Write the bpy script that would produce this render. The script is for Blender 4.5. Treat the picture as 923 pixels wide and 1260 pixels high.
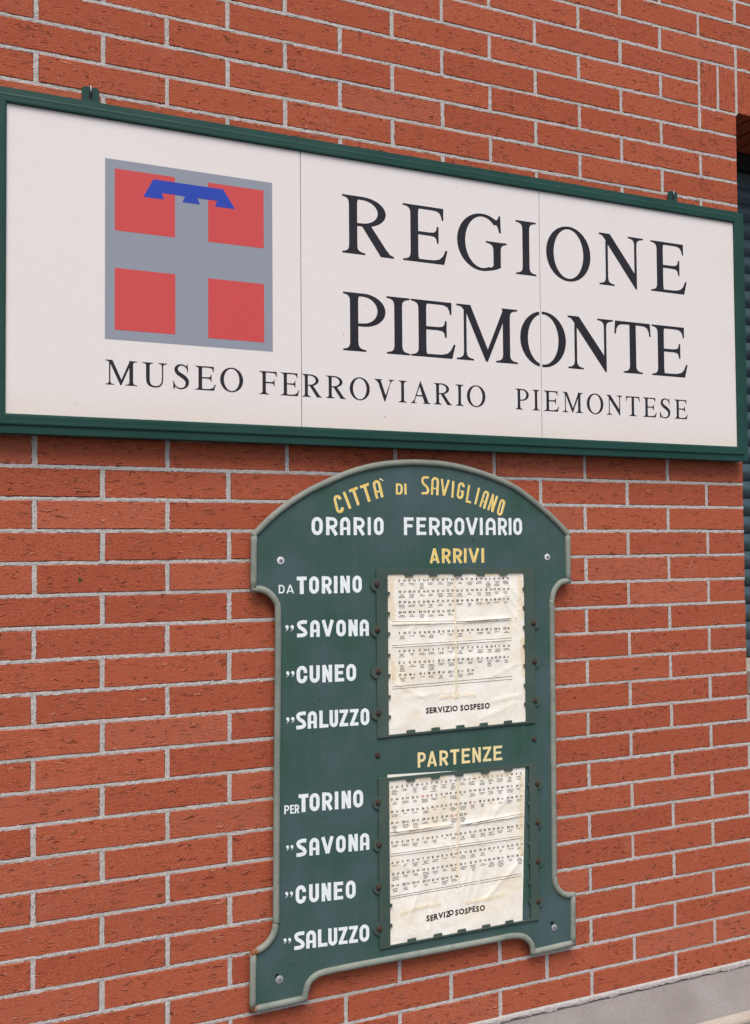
import bpy, bmesh, math, random
import numpy as np
from mathutils import Matrix, Vector

rng = random.Random(7)
for o in list(bpy.data.objects):
    bpy.data.objects.remove(o)
SC = bpy.context.scene
COL = SC.collection

# ------------------------------------------------------------------ camera, world, sun, exposure
CAMP = Vector((-0.29389, -2.15831, 1.09847))
RIGHT = Vector((0.902426, -0.430776, -0.007684))
DOWN = Vector((0.008143, 0.034885, -0.999358))
FWD = Vector((0.430768, 0.901784, 0.034989))
cd = bpy.data.cameras.new('camera')
cam = bpy.data.objects.new('camera', cd)
COL.objects.link(cam)
mw = Matrix.Identity(4)
for i in range(3):
    mw[i][0] = RIGHT[i]; mw[i][1] = -DOWN[i]; mw[i][2] = -FWD[i]; mw[i][3] = CAMP[i]
cam.matrix_world = mw
cd.sensor_fit = 'VERTICAL'
cd.sensor_height = 24.0
cd.lens = 24.0 * 1.0382047
cd.clip_start = 0.05
cd.clip_end = 3000
SC.camera = cam

w = bpy.data.worlds.new('World')
SC.world = w
w.use_nodes = True
wt = w.node_tree
bg = wt.nodes['Background']
sky = wt.nodes.new('ShaderNodeTexSky')
sky.sky_type = 'NISHITA'
sky.sun_disc = False
SUN_EL, SUN_AZ = math.radians(57), math.radians(200)      # compass bearing of the sun, measured from +Y
sky.sun_elevation = SUN_EL
sky.sun_rotation = SUN_AZ
sky.air_density = 1.0
sky.dust_density = 4.0
sky.ozone_density = 0.6
wt.links.new(sky.outputs[0], bg.inputs[0])
bg.inputs[1].default_value = 0.09
sd = bpy.data.lights.new('sun', 'SUN')
sd.energy = 1.5
sd.angle = math.radians(35)
sd.color = (1.0, 0.95, 0.9)
sun = bpy.data.objects.new('sun', sd)
COL.objects.link(sun)
sdir = Vector((math.sin(SUN_AZ) * math.cos(SUN_EL), math.cos(SUN_AZ) * math.cos(SUN_EL), math.sin(SUN_EL)))
sun.rotation_euler = sdir.to_track_quat('Z', 'Y').to_euler()
sun.location = sdir * 20
SC.view_settings.view_transform = 'Standard'
SC.view_settings.look = 'None'
SC.view_settings.exposure = 0.72
SC.view_settings.gamma = 1.0
SC.view_settings.use_curve_mapping = False
SC.render.engine = 'CYCLES'

# ------------------------------------------------------------------ helpers
def tag(o, label=None, cat=None, group=None, kind=None):
    if label: o['label'] = label
    if cat: o['category'] = cat
    if group: o['group'] = group
    if kind: o['kind'] = kind
    return o

def link(name, data, parent=None, loc=None):
    o = bpy.data.objects.new(name, data)
    COL.objects.link(o)
    if parent is not None: o.parent = parent
    if loc is not None: o.location = loc
    return o

def pymesh(name, V, F, mat=None, smooth=False):
    me = bpy.data.meshes.new(name)
    me.from_pydata([tuple(v) for v in V], [], [tuple(f) for f in F])
    me.update()
    if mat is not None: me.materials.append(mat)
    if smooth:
        me.polygons.foreach_set('use_smooth', [True] * len(me.polygons))
    return me

class MB:
    """collects vertices and faces of one mesh"""
    def __init__(s): s.V = []; s.F = []
    def add(s, V, F):
        n = len(s.V); s.V += [tuple(v) for v in V]; s.F += [tuple(i + n for i in f) for f in F]
    def box(s, x0, x1, y0, y1, z0, z1):
        s.add([(x0,y0,z0),(x1,y0,z0),(x1,y1,z0),(x0,y1,z0),(x0,y0,z1),(x1,y0,z1),(x1,y1,z1),(x0,y1,z1)],
              [(0,1,5,4),(1,2,6,5),(2,3,7,6),(3,0,4,7),(4,5,6,7),(3,2,1,0)])
    def plate(s, pts, y0, y1):
        """closed (x,z) outline extruded from y0 (front) to y1 (back)"""
        a = sum(pts[i][0]*pts[(i+1) % len(pts)][1]-pts[(i+1) % len(pts)][0]*pts[i][1] for i in range(len(pts)))
        if a < 0: pts = pts[::-1]
        n = len(pts)
        V = [(x, y0, z) for x, z in pts] + [(x, y1, z) for x, z in pts]
        F = [tuple(range(n)), tuple(range(2*n-1, n-1, -1))]
        for i in range(n):
            j = (i+1) % n
            F.append((i, i+n, j+n, j))
        s.add(V, F)
    def dome(s, cx, cz, y, r, h, n=14, rings=3, flat=0.0):
        V = []; F = []
        for k in range(rings+1):
            t = k/rings*math.pi/2
            rr = r*math.cos(t)*(1-flat)+r*flat*(1 if k < rings else 0)
            if k == rings: rr = r*flat*0.9+1e-5
            yy = y-h*math.sin(t)
            for i in range(n):
                a = 2*math.pi*i/n
                V.append((cx+rr*math.cos(a), yy, cz+rr*math.sin(a)))
        for k in range(rings):
            for i in range(n):
                j = (i+1) % n
                F.append((k*n+i, k*n+j, (k+1)*n+j, (k+1)*n+i))
        F.append(tuple(range(rings*n, rings*n+n)))
        s.add(V, F)
    def build(s, name, mat, parent=None, smooth=False, recalc=True):
        me = pymesh(name, s.V, s.F, mat, smooth)
        if recalc:
            bm = bmesh.new(); bm.from_mesh(me)
            bmesh.ops.recalc_face_normals(bm, faces=bm.faces)
            bmesh.ops.triangulate(bm, faces=[f for f in bm.faces if len(f.verts) > 4])
            bm.to_mesh(me); bm.free()
        return link(name, me, parent)

def vnoise(seed):
    """small value-noise field on numpy arrays"""
    r = np.random.RandomState(seed); T = r.rand(256, 256)
    def f(x, z):
        x = np.asarray(x, float); z = np.asarray(z, float)
        xi = np.floor(x).astype(int); zi = np.floor(z).astype(int)
        u = x-xi; v = z-zi; u = u*u*(3-2*u); v = v*v*(3-2*v)
        a = T[xi % 256, zi % 256]; b = T[(xi+1) % 256, zi % 256]; c = T[xi % 256, (zi+1) % 256]; d = T[(xi+1) % 256, (zi+1) % 256]
        return (a*(1-u)*(1-v)+b*u*(1-v)+c*(1-u)*v+d*u*v)*2-1
    return f
N1, N2, N3 = vnoise(1), vnoise(2), vnoise(3)

# ------------------------------------------------------------------ materials
class NT:
    def __init__(s, name):
        s.m = bpy.data.materials.new(name); s.m.use_nodes = True
        s.t = s.m.node_tree; s.b = s.t.nodes['Principled BSDF']
    def n(s, typ, **kw):
        nd = s.t.nodes.new(typ)
        for k, v in kw.items(): setattr(nd, k, v)
        return nd
    def l(s, a, b): s.t.links.new(a, b)
    def coords(s, scale=(1, 1, 1), perobj=False):
        tc = s.n('ShaderNodeTexCoord')
        src = tc.outputs['Object']
        if perobj:
            oi = s.n('ShaderNodeObjectInfo'); at = s.n('ShaderNodeAttribute', attribute_name='rnd')
            ad = s.n('ShaderNodeMath', operation='ADD'); s.l(oi.outputs['Random'], ad.inputs[0]); s.l(at.outputs['Fac'], ad.inputs[1])
            fr = s.n('ShaderNodeMath', operation='FRACT'); s.l(ad.outputs[0], fr.inputs[0]); s.rnd = fr.outputs[0]
            mu = s.n('ShaderNodeMath', operation='MULTIPLY'); s.l(fr.outputs[0], mu.inputs[0]); mu.inputs[1].default_value = 37.0
            cb = s.n('ShaderNodeCombineXYZ')
            for i in range(3): s.l(mu.outputs[0], cb.inputs[i])
            va = s.n('ShaderNodeVectorMath', operation='ADD'); s.l(src, va.inputs[0]); s.l(cb.outputs[0], va.inputs[1]); src = va.outputs[0]
        s.raw = src
        return s.scaled(src, scale)
    def scaled(s, src, scale):
        m = s.n('ShaderNodeVectorMath', operation='MULTIPLY'); s.l(src, m.inputs[0]); m.inputs[1].default_value = scale
        return m.outputs[0]
    def noise(s, vec, scale, detail=3, rough=0.55, dist=0.0):
        nd = s.n('ShaderNodeTexNoise'); nd.inputs['Scale'].default_value = scale; nd.inputs['Detail'].default_value = detail
        nd.inputs['Roughness'].default_value = rough; nd.inputs['Distortion'].default_value = dist
        s.l(vec, nd.inputs['Vector']); return nd.outputs['Fac']
    def math(s, op, a, b=None, c=None, clamp=False):
        nd = s.n('ShaderNodeMath', operation=op); nd.use_clamp = clamp
        for i, v in enumerate((a, b, c)):
            if v is None: continue
            if isinstance(v, (int, float)): nd.inputs[i].default_value = v
            else: s.l(v, nd.inputs[i])
        return nd.outputs[0]
    def rng_(s, v, a, b, c=0.0, d=1.0, smooth=False):
        nd = s.n('ShaderNodeMapRange'); nd.interpolation_type = 'SMOOTHSTEP' if smooth else 'LINEAR'
        s.l(v, nd.inputs[0])
        for i, x in enumerate((a, b, c, d)): nd.inputs[1+i].default_value = x
        return nd.outputs[0]
    def mix(s, f, a, b):
        nd = s.n('ShaderNodeMix', data_type='RGBA')
        if isinstance(f, (int, float)): nd.inputs[0].default_value = f
        else: s.l(f, nd.inputs[0])
        for i, v in ((6, a), (7, b)):
            if isinstance(v, tuple): nd.inputs[i].default_value = (*v, 1)
            else: s.l(v, nd.inputs[i])
        return nd.outputs[2]
    def bump(s, h, strength, dist):
        nd = s.n('ShaderNodeBump'); nd.inputs['Strength'].default_value = strength; nd.inputs['Distance'].default_value = dist
        s.l(h, nd.inputs['Height']); s.l(nd.outputs[0], s.b.inputs['Normal']); return nd
    def base(s, c):
        if isinstance(c, tuple): s.b.inputs['Base Color'].default_value = (*c, 1)
        else: s.l(c, s.b.inputs['Base Color'])
    def set(s, rough=0.6, metal=0.0, spec=0.4):
        s.b.inputs['Roughness'].default_value = rough; s.b.inputs['Metallic'].default_value = metal
        s.b.inputs['Specular IOR Level'].default_value = spec

def mat_brick(name, vert=False):
    t = NT(name)
    v = t.coords((1, 1, 1), True)
    st = (1, 1, 4.2) if not vert else (4.2, 1, 1)
    sv = t.scaled(t.raw, st)
    # short wavy drag creases left in the wire-cut clay: occlusion shade painted dark into the tear, pale lip beside it
    wx = t.math('MULTIPLY', t.math('SUBTRACT', t.noise(t.raw, 50, 1, 0.5), 0.5), 0.013)
    cx = t.n('ShaderNodeCombineXYZ'); t.l(wx, cx.inputs[2 if not vert else 0])
    wv = t.n('ShaderNodeVectorMath', operation='ADD'); t.l(t.raw, wv.inputs[0]); t.l(cx.outputs[0], wv.inputs[1])
    sv = t.scaled(wv.outputs[0], (1, 1, 8.0) if not vert else (8.0, 1, 1))
    n1 = t.noise(sv, 20, 1.0, 0.3)
    sg = t.math('SUBTRACT', n1, 0.5)
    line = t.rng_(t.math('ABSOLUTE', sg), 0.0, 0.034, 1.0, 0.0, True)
    lip = t.rng_(t.math('ABSOLUTE', t.math('SUBTRACT', sg, 0.055)), 0.0, 0.034, 1.0, 0.0, True)
    mk0 = t.noise(t.scaled(t.raw, (1, 1, 3.2) if not vert else (3.2, 1, 1)), 38, 1, 0.4)
    mk = t.rng_(mk0, 0.49, 0.57, 0, 1, True)
    ends = t.rng_(t.noise(t.raw, 60, 1), 0.44, 0.56, 0.0, 1, True)
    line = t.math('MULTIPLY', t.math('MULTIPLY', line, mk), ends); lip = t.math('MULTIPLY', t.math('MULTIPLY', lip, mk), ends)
    n2 = t.noise(sv, 60, 3, 0.6)
    grain = t.noise(t.raw, 800, 2, 0.75)
    mid = t.noise(t.raw, 190, 3, 0.6)
    h = t.math('MULTIPLY_ADD', line, -1.3, t.math('MULTIPLY', n2, 0.7))
    h = t.math('MULTIPLY_ADD', lip, 0.6, h)
    h = t.math('MULTIPLY_ADD', grain, 0.28, h)
    h = t.math('MULTIPLY_ADD', mid, 0.3, h)
    t.bump(h, 0.85, 0.0022)
    big = t.noise(t.raw, 12, 3)
    r2 = t.math('FRACT', t.math('MULTIPLY', t.rnd, 7.3)); r3 = t.math('FRACT', t.math('MULTIPLY', t.rnd, 13.7))
    ca = t.mix(t.rnd, (0.335, 0.075, 0.038), (0.405, 0.099, 0.052))
    ca = t.mix(t.math('MULTIPLY', t.rng_(big, 0.32, 0.7), 0.5), ca, (0.360, 0.083, 0.042))
    ca = t.mix(t.math('MULTIPLY', t.rng_(r2, 0.80, 1.0), 0.45), ca, (0.310, 0.066, 0.034))
    ca = t.mix(t.math('MULTIPLY', t.rng_(r3, 0.82, 1.0), 0.3), ca, (0.440, 0.145, 0.090))
    ca = t.mix(t.math('MULTIPLY', t.rng_(grain, 0.54, 0.68), 0.55), ca, (0.68, 0.31, 0.19))
    ca = t.mix(t.math('MULTIPLY', t.rng_(grain, 0.46, 0.32), 0.60), ca, (0.16, 0.032, 0.018))
    ca = t.mix(t.math('MULTIPLY', t.rng_(mid, 0.62, 0.75), 0.25), ca, (0.60, 0.26, 0.16))
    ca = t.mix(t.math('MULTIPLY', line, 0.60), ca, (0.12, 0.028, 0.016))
    ca = t.mix(t.math('MULTIPLY', lip, 0.34), ca, (0.66, 0.33, 0.22))
    # lime bloom and rain-carried dirt in patches
    lb = t.rng_(t.noise(t.raw, 10, 4, 0.65), 0.62, 0.8)
    ca = t.mix(t.math('MULTIPLY', lb, 0.16), ca, (0.55, 0.36, 0.28))
    t.base(ca); t.set(0.95, 0, 0.05)
    return t.m

def mat_mortar():
    t = NT('mortar')
    v = t.coords((1, 1, 1))
    g = t.noise(v, 700, 3, 0.75); m = t.noise(v, 160, 3, 0.6); b = t.noise(v, 5, 4, 0.6)
    c = t.mix(t.rng_(g, 0.34, 0.64), (0.24, 0.22, 0.21), (0.665, 0.63, 0.62))
    c = t.mix(t.math('MULTIPLY', t.rng_(m, 0.50, 0.72), 0.6), c, (0.27, 0.25, 0.235))
    c = t.mix(t.math('MULTIPLY', t.rng_(b, 0.52, 0.75), 0.45), c, (0.36, 0.33, 0.26))
    c = t.mix(t.math('MULTIPLY', t.rng_(t.noise(v, 17, 3), 0.55, 0.75), 0.4), c, (0.30, 0.29, 0.28))
    t.base(c); t.set(0.95, 0, 0.05)
    h = t.math('MULTIPLY_ADD', m, 0.6, t.math('MULTIPLY', g, 0.5)); t.bump(h, 0.8, 0.0014)
    return t.m

def mat_paint(name, c0, c1, rough=0.45, bumpy=0.12, streak=0.0, spots=None, rust=False):
    t = NT(name)
    v = t.coords((1, 1, 1))
    a = t.noise(v, 7, 4, 0.6); g = t.noise(v, 420, 2, 0.6)
    c = t.mix(t.rng_(a, 0.32, 0.68), c0, c1)
    if streak:
        s_ = t.noise(t.scaled(t.raw, (30, 1, 2.2)), 1.6, 4, 0.6)
        c = t.mix(t.math('MULTIPLY', t.rng_(s_, 0.5, 0.75), streak), c, tuple(min(1, x*1.5+0.02) for x in c1))
    c = t.mix(t.math('MULTIPLY', t.rng_(g, 0.5, 0.75), 0.2), c, tuple(x*1.45+0.01 for x in c1))
    if spots:
        sp = t.rng_(t.noise(v, 38, 3, 0.7), 0.69, 0.74)
        c = t.mix(t.math('MULTIPLY', sp, 0.6), c, spots)
    if rust:
        c = t.mix(t.math('MULTIPLY', t.rng_(t.noise(v, 26, 4, 0.7), 0.5, 0.72), 0.5), c, (0.105, 0.120, 0.100))
        at = t.n('ShaderNodeAttribute', attribute_name='rust')
        rn = t.noise(v, 190, 4, 0.7)
        rf = t.rng_(t.math('ADD', at.outputs['Fac'], t.math('MULTIPLY', t.math('SUBTRACT', rn, 0.5), 1.5)), 0.62, 0.76)
        c = t.mix(rf, c, t.mix(t.rng_(rn, 0.4, 0.62), (0.10, 0.030, 0.014), (0.30, 0.11, 0.045)))
        fleck = t.rng_(t.noise(v, 120, 2, 0.5), 0.735, 0.76)
        c = t.mix(t.math('MULTIPLY', fleck, 0.7), c, (0.10, 0.05, 0.03))
    t.base(c); t.set(rough, 0, 0.22)
    t.bump(t.math('MULTIPLY_ADD', g, 0.3, t.noise(v, 40, 3)), bumpy, 0.002)
    return t.m

def mat_plain(name, c, rough=0.5, metal=0.0, var=0.12, scale=60, spec=0.4, bump=0.0):
    t = NT(name)
    v = t.coords((1, 1, 1)); a = t.noise(v, scale, 4, 0.65)
    t.base(t.mix(t.rng_(a, 0.3, 0.7), tuple(x*(1-var) for x in c), tuple(min(1, x*(1+var)) for x in c)))
    t.set(rough, metal, spec)
    if bump: t.bump(a, bump, 0.002)
    return t.m

def mat_panel():
    t = NT('white_panel')
    v = t.coords((1, 1, 1))
    g = t.noise(v, 320, 2, 0.6); b = t.noise(v, 3.0, 4, 0.55)
    c = t.mix(t.rng_(g, 0.35, 0.65), (0.705, 0.668, 0.662), (0.755, 0.722, 0.718))
    c = t.mix(t.math('MULTIPLY', t.rng_(b, 0.45, 0.75), 0.5), c, (0.715, 0.66, 0.64))
    sp = t.n('ShaderNodeSeparateXYZ'); t.l(t.raw, sp.inputs[0])
    # dust and rain stain that has gathered on the lower lip
    e = t.math('ADD', sp.outputs[2], t.math('MULTIPLY', t.math('SUBTRACT', t.noise(v, 9, 3), 0.5), 0.05))
    st = t.rng_(e, 1.365, 1.43, 1.0, 0.0, True)
    c = t.mix(t.math('MULTIPLY', st, 0.35), c, (0.68, 0.60, 0.47))
    fl = t.rng_(t.noise(v, 75, 1, 0.4), 0.835, 0.85)
    c = t.mix(t.math('MULTIPLY', fl, 0.7), c, (0.2, 0.15, 0.12))
    t.base(c); t.set(0.5, 0, 0.2)
    t.bump(g, 0.05, 0.001)
    return t.m

def mat_paper():
    t = NT('aged_paper')
    v = t.coords((1, 1, 1))
    a = t.noise(v, 22, 4, 0.6); g = t.noise(v, 240, 3, 0.6)
    c = t.mix(t.rng_(a, 0.35, 0.7), (0.875, 0.85, 0.785), (0.81, 0.77, 0.675))
    c = t.mix(t.math('MULTIPLY', t.rng_(t.noise(v, 11, 5, 0.7), 0.52, 0.72), 0.5), c, (0.76, 0.64, 0.43))
    c = t.mix(t.math('MULTIPLY', t.rng_(g, 0.5, 0.8), 0.15), c, (0.6, 0.56, 0.48))
    t.base(c); t.set(0.75, 0, 0.25)
    w_ = t.noise(t.raw, 60, 3, 0.5, 1.2)
    t.bump(t.math('MULTIPLY_ADD', g, 0.15, w_), 0.28, 0.003)
    return t.m

def mat_tape():
    t = NT('yellowed_tape')
    v = t.coords((1, 1, 1)); a = t.noise(v, 70, 4, 0.7)
    t.base(t.mix(t.rng_(a, 0.35, 0.65), (0.86, 0.70, 0.40), (0.92, 0.84, 0.62)))
    t.set(0.4, 0, 0.4)
    t.l(t.rng_(a, 0.3, 0.68, 0.10, 0.55), t.b.inputs['Alpha'])
    return t.m

def mat_concrete(name, c0, c1, sc=1.0):
    t = NT(name)
    v = t.coords((1, 1, 1))
    g = t.noise(v, 260*sc, 4, 0.7); b = t.noise(v, 6*sc, 5, 0.6)
    c = t.mix(t.rng_(b, 0.35, 0.68), c0, c1)
    c = t.mix(t.math('MULTIPLY', t.rng_(g, 0.35, 0.6, 1, 0), 0.4), c, tuple(x*0.6 for x in c0))
    t.base(c); t.set(0.9, 0, 0.2)
    t.bump(t.math('MULTIPLY_ADD', t.noise(v, 60*sc, 3), 0.8, t.math('MULTIPLY', g, 0.6)), 0.7, 0.003/sc)
    return t.m

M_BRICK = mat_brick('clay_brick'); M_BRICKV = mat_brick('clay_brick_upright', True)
M_MORTAR = mat_mortar()
M_FRAME = mat_paint('dark_green_enamel', (0.010, 0.047, 0.038), (0.016, 0.060, 0.051), 0.45, 0.15)
M_BOARD = mat_paint('board_green', (0.030, 0.080, 0.060), (0.062, 0.100, 0.108), 0.55, 0.25, 0.12, (0.018, 0.045, 0.045))
M_HOLD = mat_paint('holder_green', (0.042, 0.073, 0.062), (0.072, 0.100, 0.086), 0.55, 0.2, 0, (0.06, 0.045, 0.03))
M_RIM = mat_paint('rim_grey_green', (0.165, 0.200, 0.178), (0.262, 0.280, 0.238), 0.6, 0.35, 0, None, True)
M_PANEL = mat_panel()
M_INK = mat_plain('dark_vinyl', (0.021, 0.020, 0.027), 0.5, 0, 0.15, 20, 0.2)
M_GREY = mat_plain('emblem_grey', (0.262, 0.290, 0.345), 0.5, 0, 0.05, 200, 0.2)
M_RED = mat_plain('emblem_red', (0.560, 0.074, 0.075), 0.5, 0, 0.07, 260, 0.2)
M_BLUE = mat_plain('emblem_blue', (0.025, 0.062, 0.400), 0.5, 0, 0.10, 200, 0.2)
M_WLET = mat_plain('white_letter_paint', (0.76, 0.82, 0.85), 0.6, 0, 0.10, 220, 0.2)
M_YLET = mat_plain('yellow_letter_paint', (0.81, 0.575, 0.135), 0.6, 0, 0.14, 200, 0.2)
M_CLET = mat_plain('cream_letter_paint', (0.86, 0.78, 0.50), 0.6, 0, 0.06, 160, 0.2)
M_BLET = mat_plain('beige_letter_paint', (0.80, 0.67, 0.34), 0.6, 0, 0.10, 200, 0.2)
M_PAPER = mat_paper(); M_TAPE = mat_tape()
M_PRINT = mat_plain('printing_ink', (0.018, 0.017, 0.018), 0.8, 0, 0.3, 300, 0.1)
M_FINE = mat_plain('fine_print', (0.075, 0.072, 0.07), 0.8, 0, 0.5, 700, 0.1)
M_REDPR = mat_plain('red_print', (0.45, 0.14, 0.12), 0.8, 0, 0.2, 300)
M_RUST = mat_plain('rusty_steel', (0.058, 0.034, 0.026), 0.8, 0.2, 0.7, 260, 0.3, 0.6)
M_STEEL = mat_plain('dull_steel', (0.42, 0.43, 0.46), 0.45, 0.4, 0.15, 300)
M_SHEAD = mat_plain('screw_head_zinc', (0.22, 0.23, 0.26), 0.5, 0.3, 0.3, 300)
M_WASH = mat_plain('pale_washer', (0.62, 0.66, 0.68), 0.5, 0.1, 0.08, 300)
M_HOLE = mat_plain('dark_hole', (0.012, 0.012, 0.012), 0.9)
M_SLAT = mat_plain('shutter_blue_green', (0.042, 0.075, 0.090), 0.42, 0, 0.15, 40, 0.4)
M_STONE = mat_concrete('sill_stone', (0.36, 0.33, 0.29), (0.46, 0.42, 0.36))
M_CONC = mat_concrete('plinth_cement', (0.225, 0.205, 0.195), (0.290, 0.270, 0.260))
M_LIME_LIT = mat_concrete('worn_highlit_plinth_edge', (0.36, 0.32, 0.27), (0.47, 0.42, 0.36))
M_GROUND = mat_concrete('pavement_asphalt', (0.10, 0.10, 0.10), (0.16, 0.155, 0.15), 0.4)
M_MOSS = mat_plain('moss', (0.050, 0.085, 0.020), 0.95, 0, 0.5, 500, 0.1, 0.8)

# ------------------------------------------------------------------ brick wall
S = 0.0633            # height of a course
HP = 2.08 * S         # half a brick plus joint
XE = 14 * HP - 0.004  # left jamb of the window
WR = 22               # right jamb (in half bricks)
KTOP, KSILL, KLINT = 52, 12, 36
C0, C1 = -10, 30
ROOT = link('brick_wall', None)
tag(ROOT, 'red brick wall with pale mortar joints behind the museum sign and the timetable board', 'wall')

def in_open(x, k):    # inside the window opening
    return KSILL <= k < KLINT and 14 <= x < WR

def brick_mesh(L, H, D, mat, seed):
    r = random.Random(seed)
    hl, hh = L/2, H/2; j = lambda a=0.0008: r.uniform(-a, a)
    if L > H:
        xs = [-hl, -hl*0.48, 0.0, hl*0.5, hl]
        o = [(x+j(), -hh+j()) for x in xs] + [(x+j(), hh+j()) for x in xs[::-1]]
    else:
        zs = [-hh, -hh*0.48, 0.0, hh*0.5, hh]
        o = [(hl+j(), z+j()) for z in zs] + [(-hl+j(), z+j()) for z in zs[::-1]]
    n = len(o); c = 0.0013
    ins = [(x-math.copysign(c, x) if abs(x) > hl*0.8 else x, z-math.copysign(c, z) if abs(z) > hh*0.8 else z) for x, z in o]
    ty = [r.uniform(-0.0004, 0.0004) for _ in range(3)]
    fy = lambda x, z: ty[0]+ty[1]*x/hl+ty[2]*z/hh
    V = [(x, fy(x, z), z) for x, z in ins] + [(x, 0.0013+fy(x, z), z) for x, z in o] + [(x, D, z) for x, z in o]
    F = [tuple(range(n))]
    for b in (0, n):
        for i in range(n):
            q = (i+1) % n; F.append((b+i, b+n+i, b+n+q, b+q))
    return pymesh('brick', V, F, mat)

BH = S - 0.0078
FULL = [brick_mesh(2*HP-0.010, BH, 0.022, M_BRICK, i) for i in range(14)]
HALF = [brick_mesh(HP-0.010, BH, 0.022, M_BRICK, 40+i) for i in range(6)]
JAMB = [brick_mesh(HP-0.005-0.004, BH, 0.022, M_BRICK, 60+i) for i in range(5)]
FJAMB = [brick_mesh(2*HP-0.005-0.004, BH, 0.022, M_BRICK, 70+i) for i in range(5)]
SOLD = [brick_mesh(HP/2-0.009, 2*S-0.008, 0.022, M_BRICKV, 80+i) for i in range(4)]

bricks = []           # (mesh, x, z)
for k in range(0, KTOP):
    zc = (k+0.5)*S
    c = C0 if (k % 2 == 0) == (C0 % 2 == 0) else C0-1
    while c < C1:
        a, b = c, c+2
        c += 2
        segs = [(a, b)]
        if KSILL <= k < KLINT:
            if a >= 14 and b <= WR: continue
            if a < 14 < b: segs = [(a, 14)]
            elif a < WR < b: segs = [(WR, b)]
        elif k in (KLINT, KLINT+1):
            if a >= 13 and b <= WR+1: continue
            if a < 13 < b: segs = [(a, 13)]
            elif a < WR+1 < b: segs = [(WR+1, b)]
        for a, b in segs:
            full = b-a == 2
            if b == 14 and KSILL <= k < KLINT:
                me = rng.choice(FJAMB if full else JAMB); x = (a*HP+0.005 + XE)/2
            else:
                me = rng.choice(FULL if full else HALF); x = (a+b)/2*HP
            bricks.append((me, x, zc))
cc = 13.0
while cc < WR+1:
    bricks.append((rng.choice(SOLD), (cc+0.25)*HP, (KLINT+1)*S)); cc += 0.5

def project(x, y, z):
    v = Vector((x, y, z))-CAMP
    d = v.dot(FWD)
    return 461.5+1308.14*v.dot(RIGHT)/d, 630+1308.14*v.dot(DOWN)/d
def seen(x, z):
    u, v = project(x, 0, z)
    if not (-70 < u < 975 and -28 < v < 1290): return False
    if z < -0.01: return False
    if -0.02 < x < 1.72 and 1.40 < z < 1.96: return False          # behind the sign
    if 0.60 < x < 1.09 and 0.235 < z < 1.24: return False          # behind the timetable board
    return True
own = [b for b in bricks if seen(b[1], b[2])]
own.sort(key=lambda b: (Vector((b[1], 0, b[2]))-CAMP).length)
own = own[:300]
ownset = set(id(b) for b in own)
print('bricks as parts', len(own), 'of', len(bricks))
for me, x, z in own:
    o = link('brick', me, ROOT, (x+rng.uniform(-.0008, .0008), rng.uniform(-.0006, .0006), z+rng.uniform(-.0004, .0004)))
V, F, RN = [], [], []
cache = {}
for b in bricks:
    if id(b) in ownset: continue
    me, x, z = b
    if me.name not in cache:
        cache[me.name] = ([tuple(v.co) for v in me.vertices], [tuple(p.vertices) for p in me.polygons])
    mv, mf = cache[me.name]; n = len(V); r_ = rng.random(); dy = rng.uniform(-.0006, .0006)
    V += [(p[0]+x, p[1]+dy, p[2]+z) for p in mv]; F += [tuple(i+n for i in f) for f in mf]; RN += [r_]*len(mv)
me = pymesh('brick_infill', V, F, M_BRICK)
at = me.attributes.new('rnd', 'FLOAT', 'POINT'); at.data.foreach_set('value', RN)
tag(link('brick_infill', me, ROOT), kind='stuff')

# mortar: ragged joint ribbons with real relief
MV, MF = [], []
def ribbon(p0, p1, half, step, horizontal, y0=0.0005):
    global MV, MF
    L = abs(p1-p0[0]) if horizontal else abs(p1-p0[1])
    n = max(2, int(L/step))
    s = np.linspace(0, 1, n+1)
    if horizontal: X = p0[0]+(p1-p0[0])*s; Z = np.full(n+1, p0[1])
    else: Z = p0[1]+(p1-p0[1])*s; X = np.full(n+1, p0[0])
    A, B = (X, Z) if horizontal else (Z, X)
    f1, f2 = 150.0, 420.0
    off = p0[1 if horizontal else 0]*777.7
    wob = 0.0007*N3(A*9, A*0+off)
    e1 = half - 0.0002 + 0.0009*N1(A*f1, A*0+off) + 0.0008*N2(A*f2, A*0+off) + 0.0003
    e2 = half - 0.0002 + 0.0009*N1(A*f1+50, A*0+off+9) + 0.0008*N2(A*f2+50, A*0+off+9) + 0.0003
    ya = y0+0.0003-0.0005*N2(A*f1*.6, A*0+off+20)-0.0003*N1(A*f2*1.3, A*0+off+3)
    yb = y0+0.0003-0.0005*N2(A*f1*.6+9, A*0+off+31)-0.0003*N1(A*f2*1.3+7, A*0+off+4)
    ym = y0-0.0006*N3(A*f1*.7+4, A*0+off+41)-0.0003*N2(A*f2, A*0+off+5)
    base = len(MV)
    def P(off_, y):
        if horizontal: return np.stack([X, y, Z+wob+off_], 1)
        return np.stack([X+wob+off_, y, Z], 1)
    rows = [P(-e1-0.0002, np.full(n+1, 0.006)), P(-e1, ya), P(np.zeros(n+1), ym), P(e2, yb), P(e2+0.0002, np.full(n+1, 0.006))]
    R = np.stack(rows, 1).reshape(-1, 3)
    MV += [tuple(v) for v in R.tolist()]
    for i in range(n):
        a = base+i*5
        for j in range(4):
            q = (a+j, a+j+5, a+j+6, a+j+1) if horizontal else (a+j, a+j+1, a+j+6, a+j+5)
            MF.append(q)
FX0, FX1 = -0.35, 2.05
def hspan(x0, x1, z, half):
    cuts = [x0] + [c for c in (FX0, FX1) if x0 < c < x1] + [x1]
    for a, b in zip(cuts, cuts[1:]):
        fine = a >= FX0-1e-6 and b <= FX1+1e-6 and z < 2.75
        ribbon((a, z), b, half, 0.0028 if fine else 0.02, True)
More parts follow.
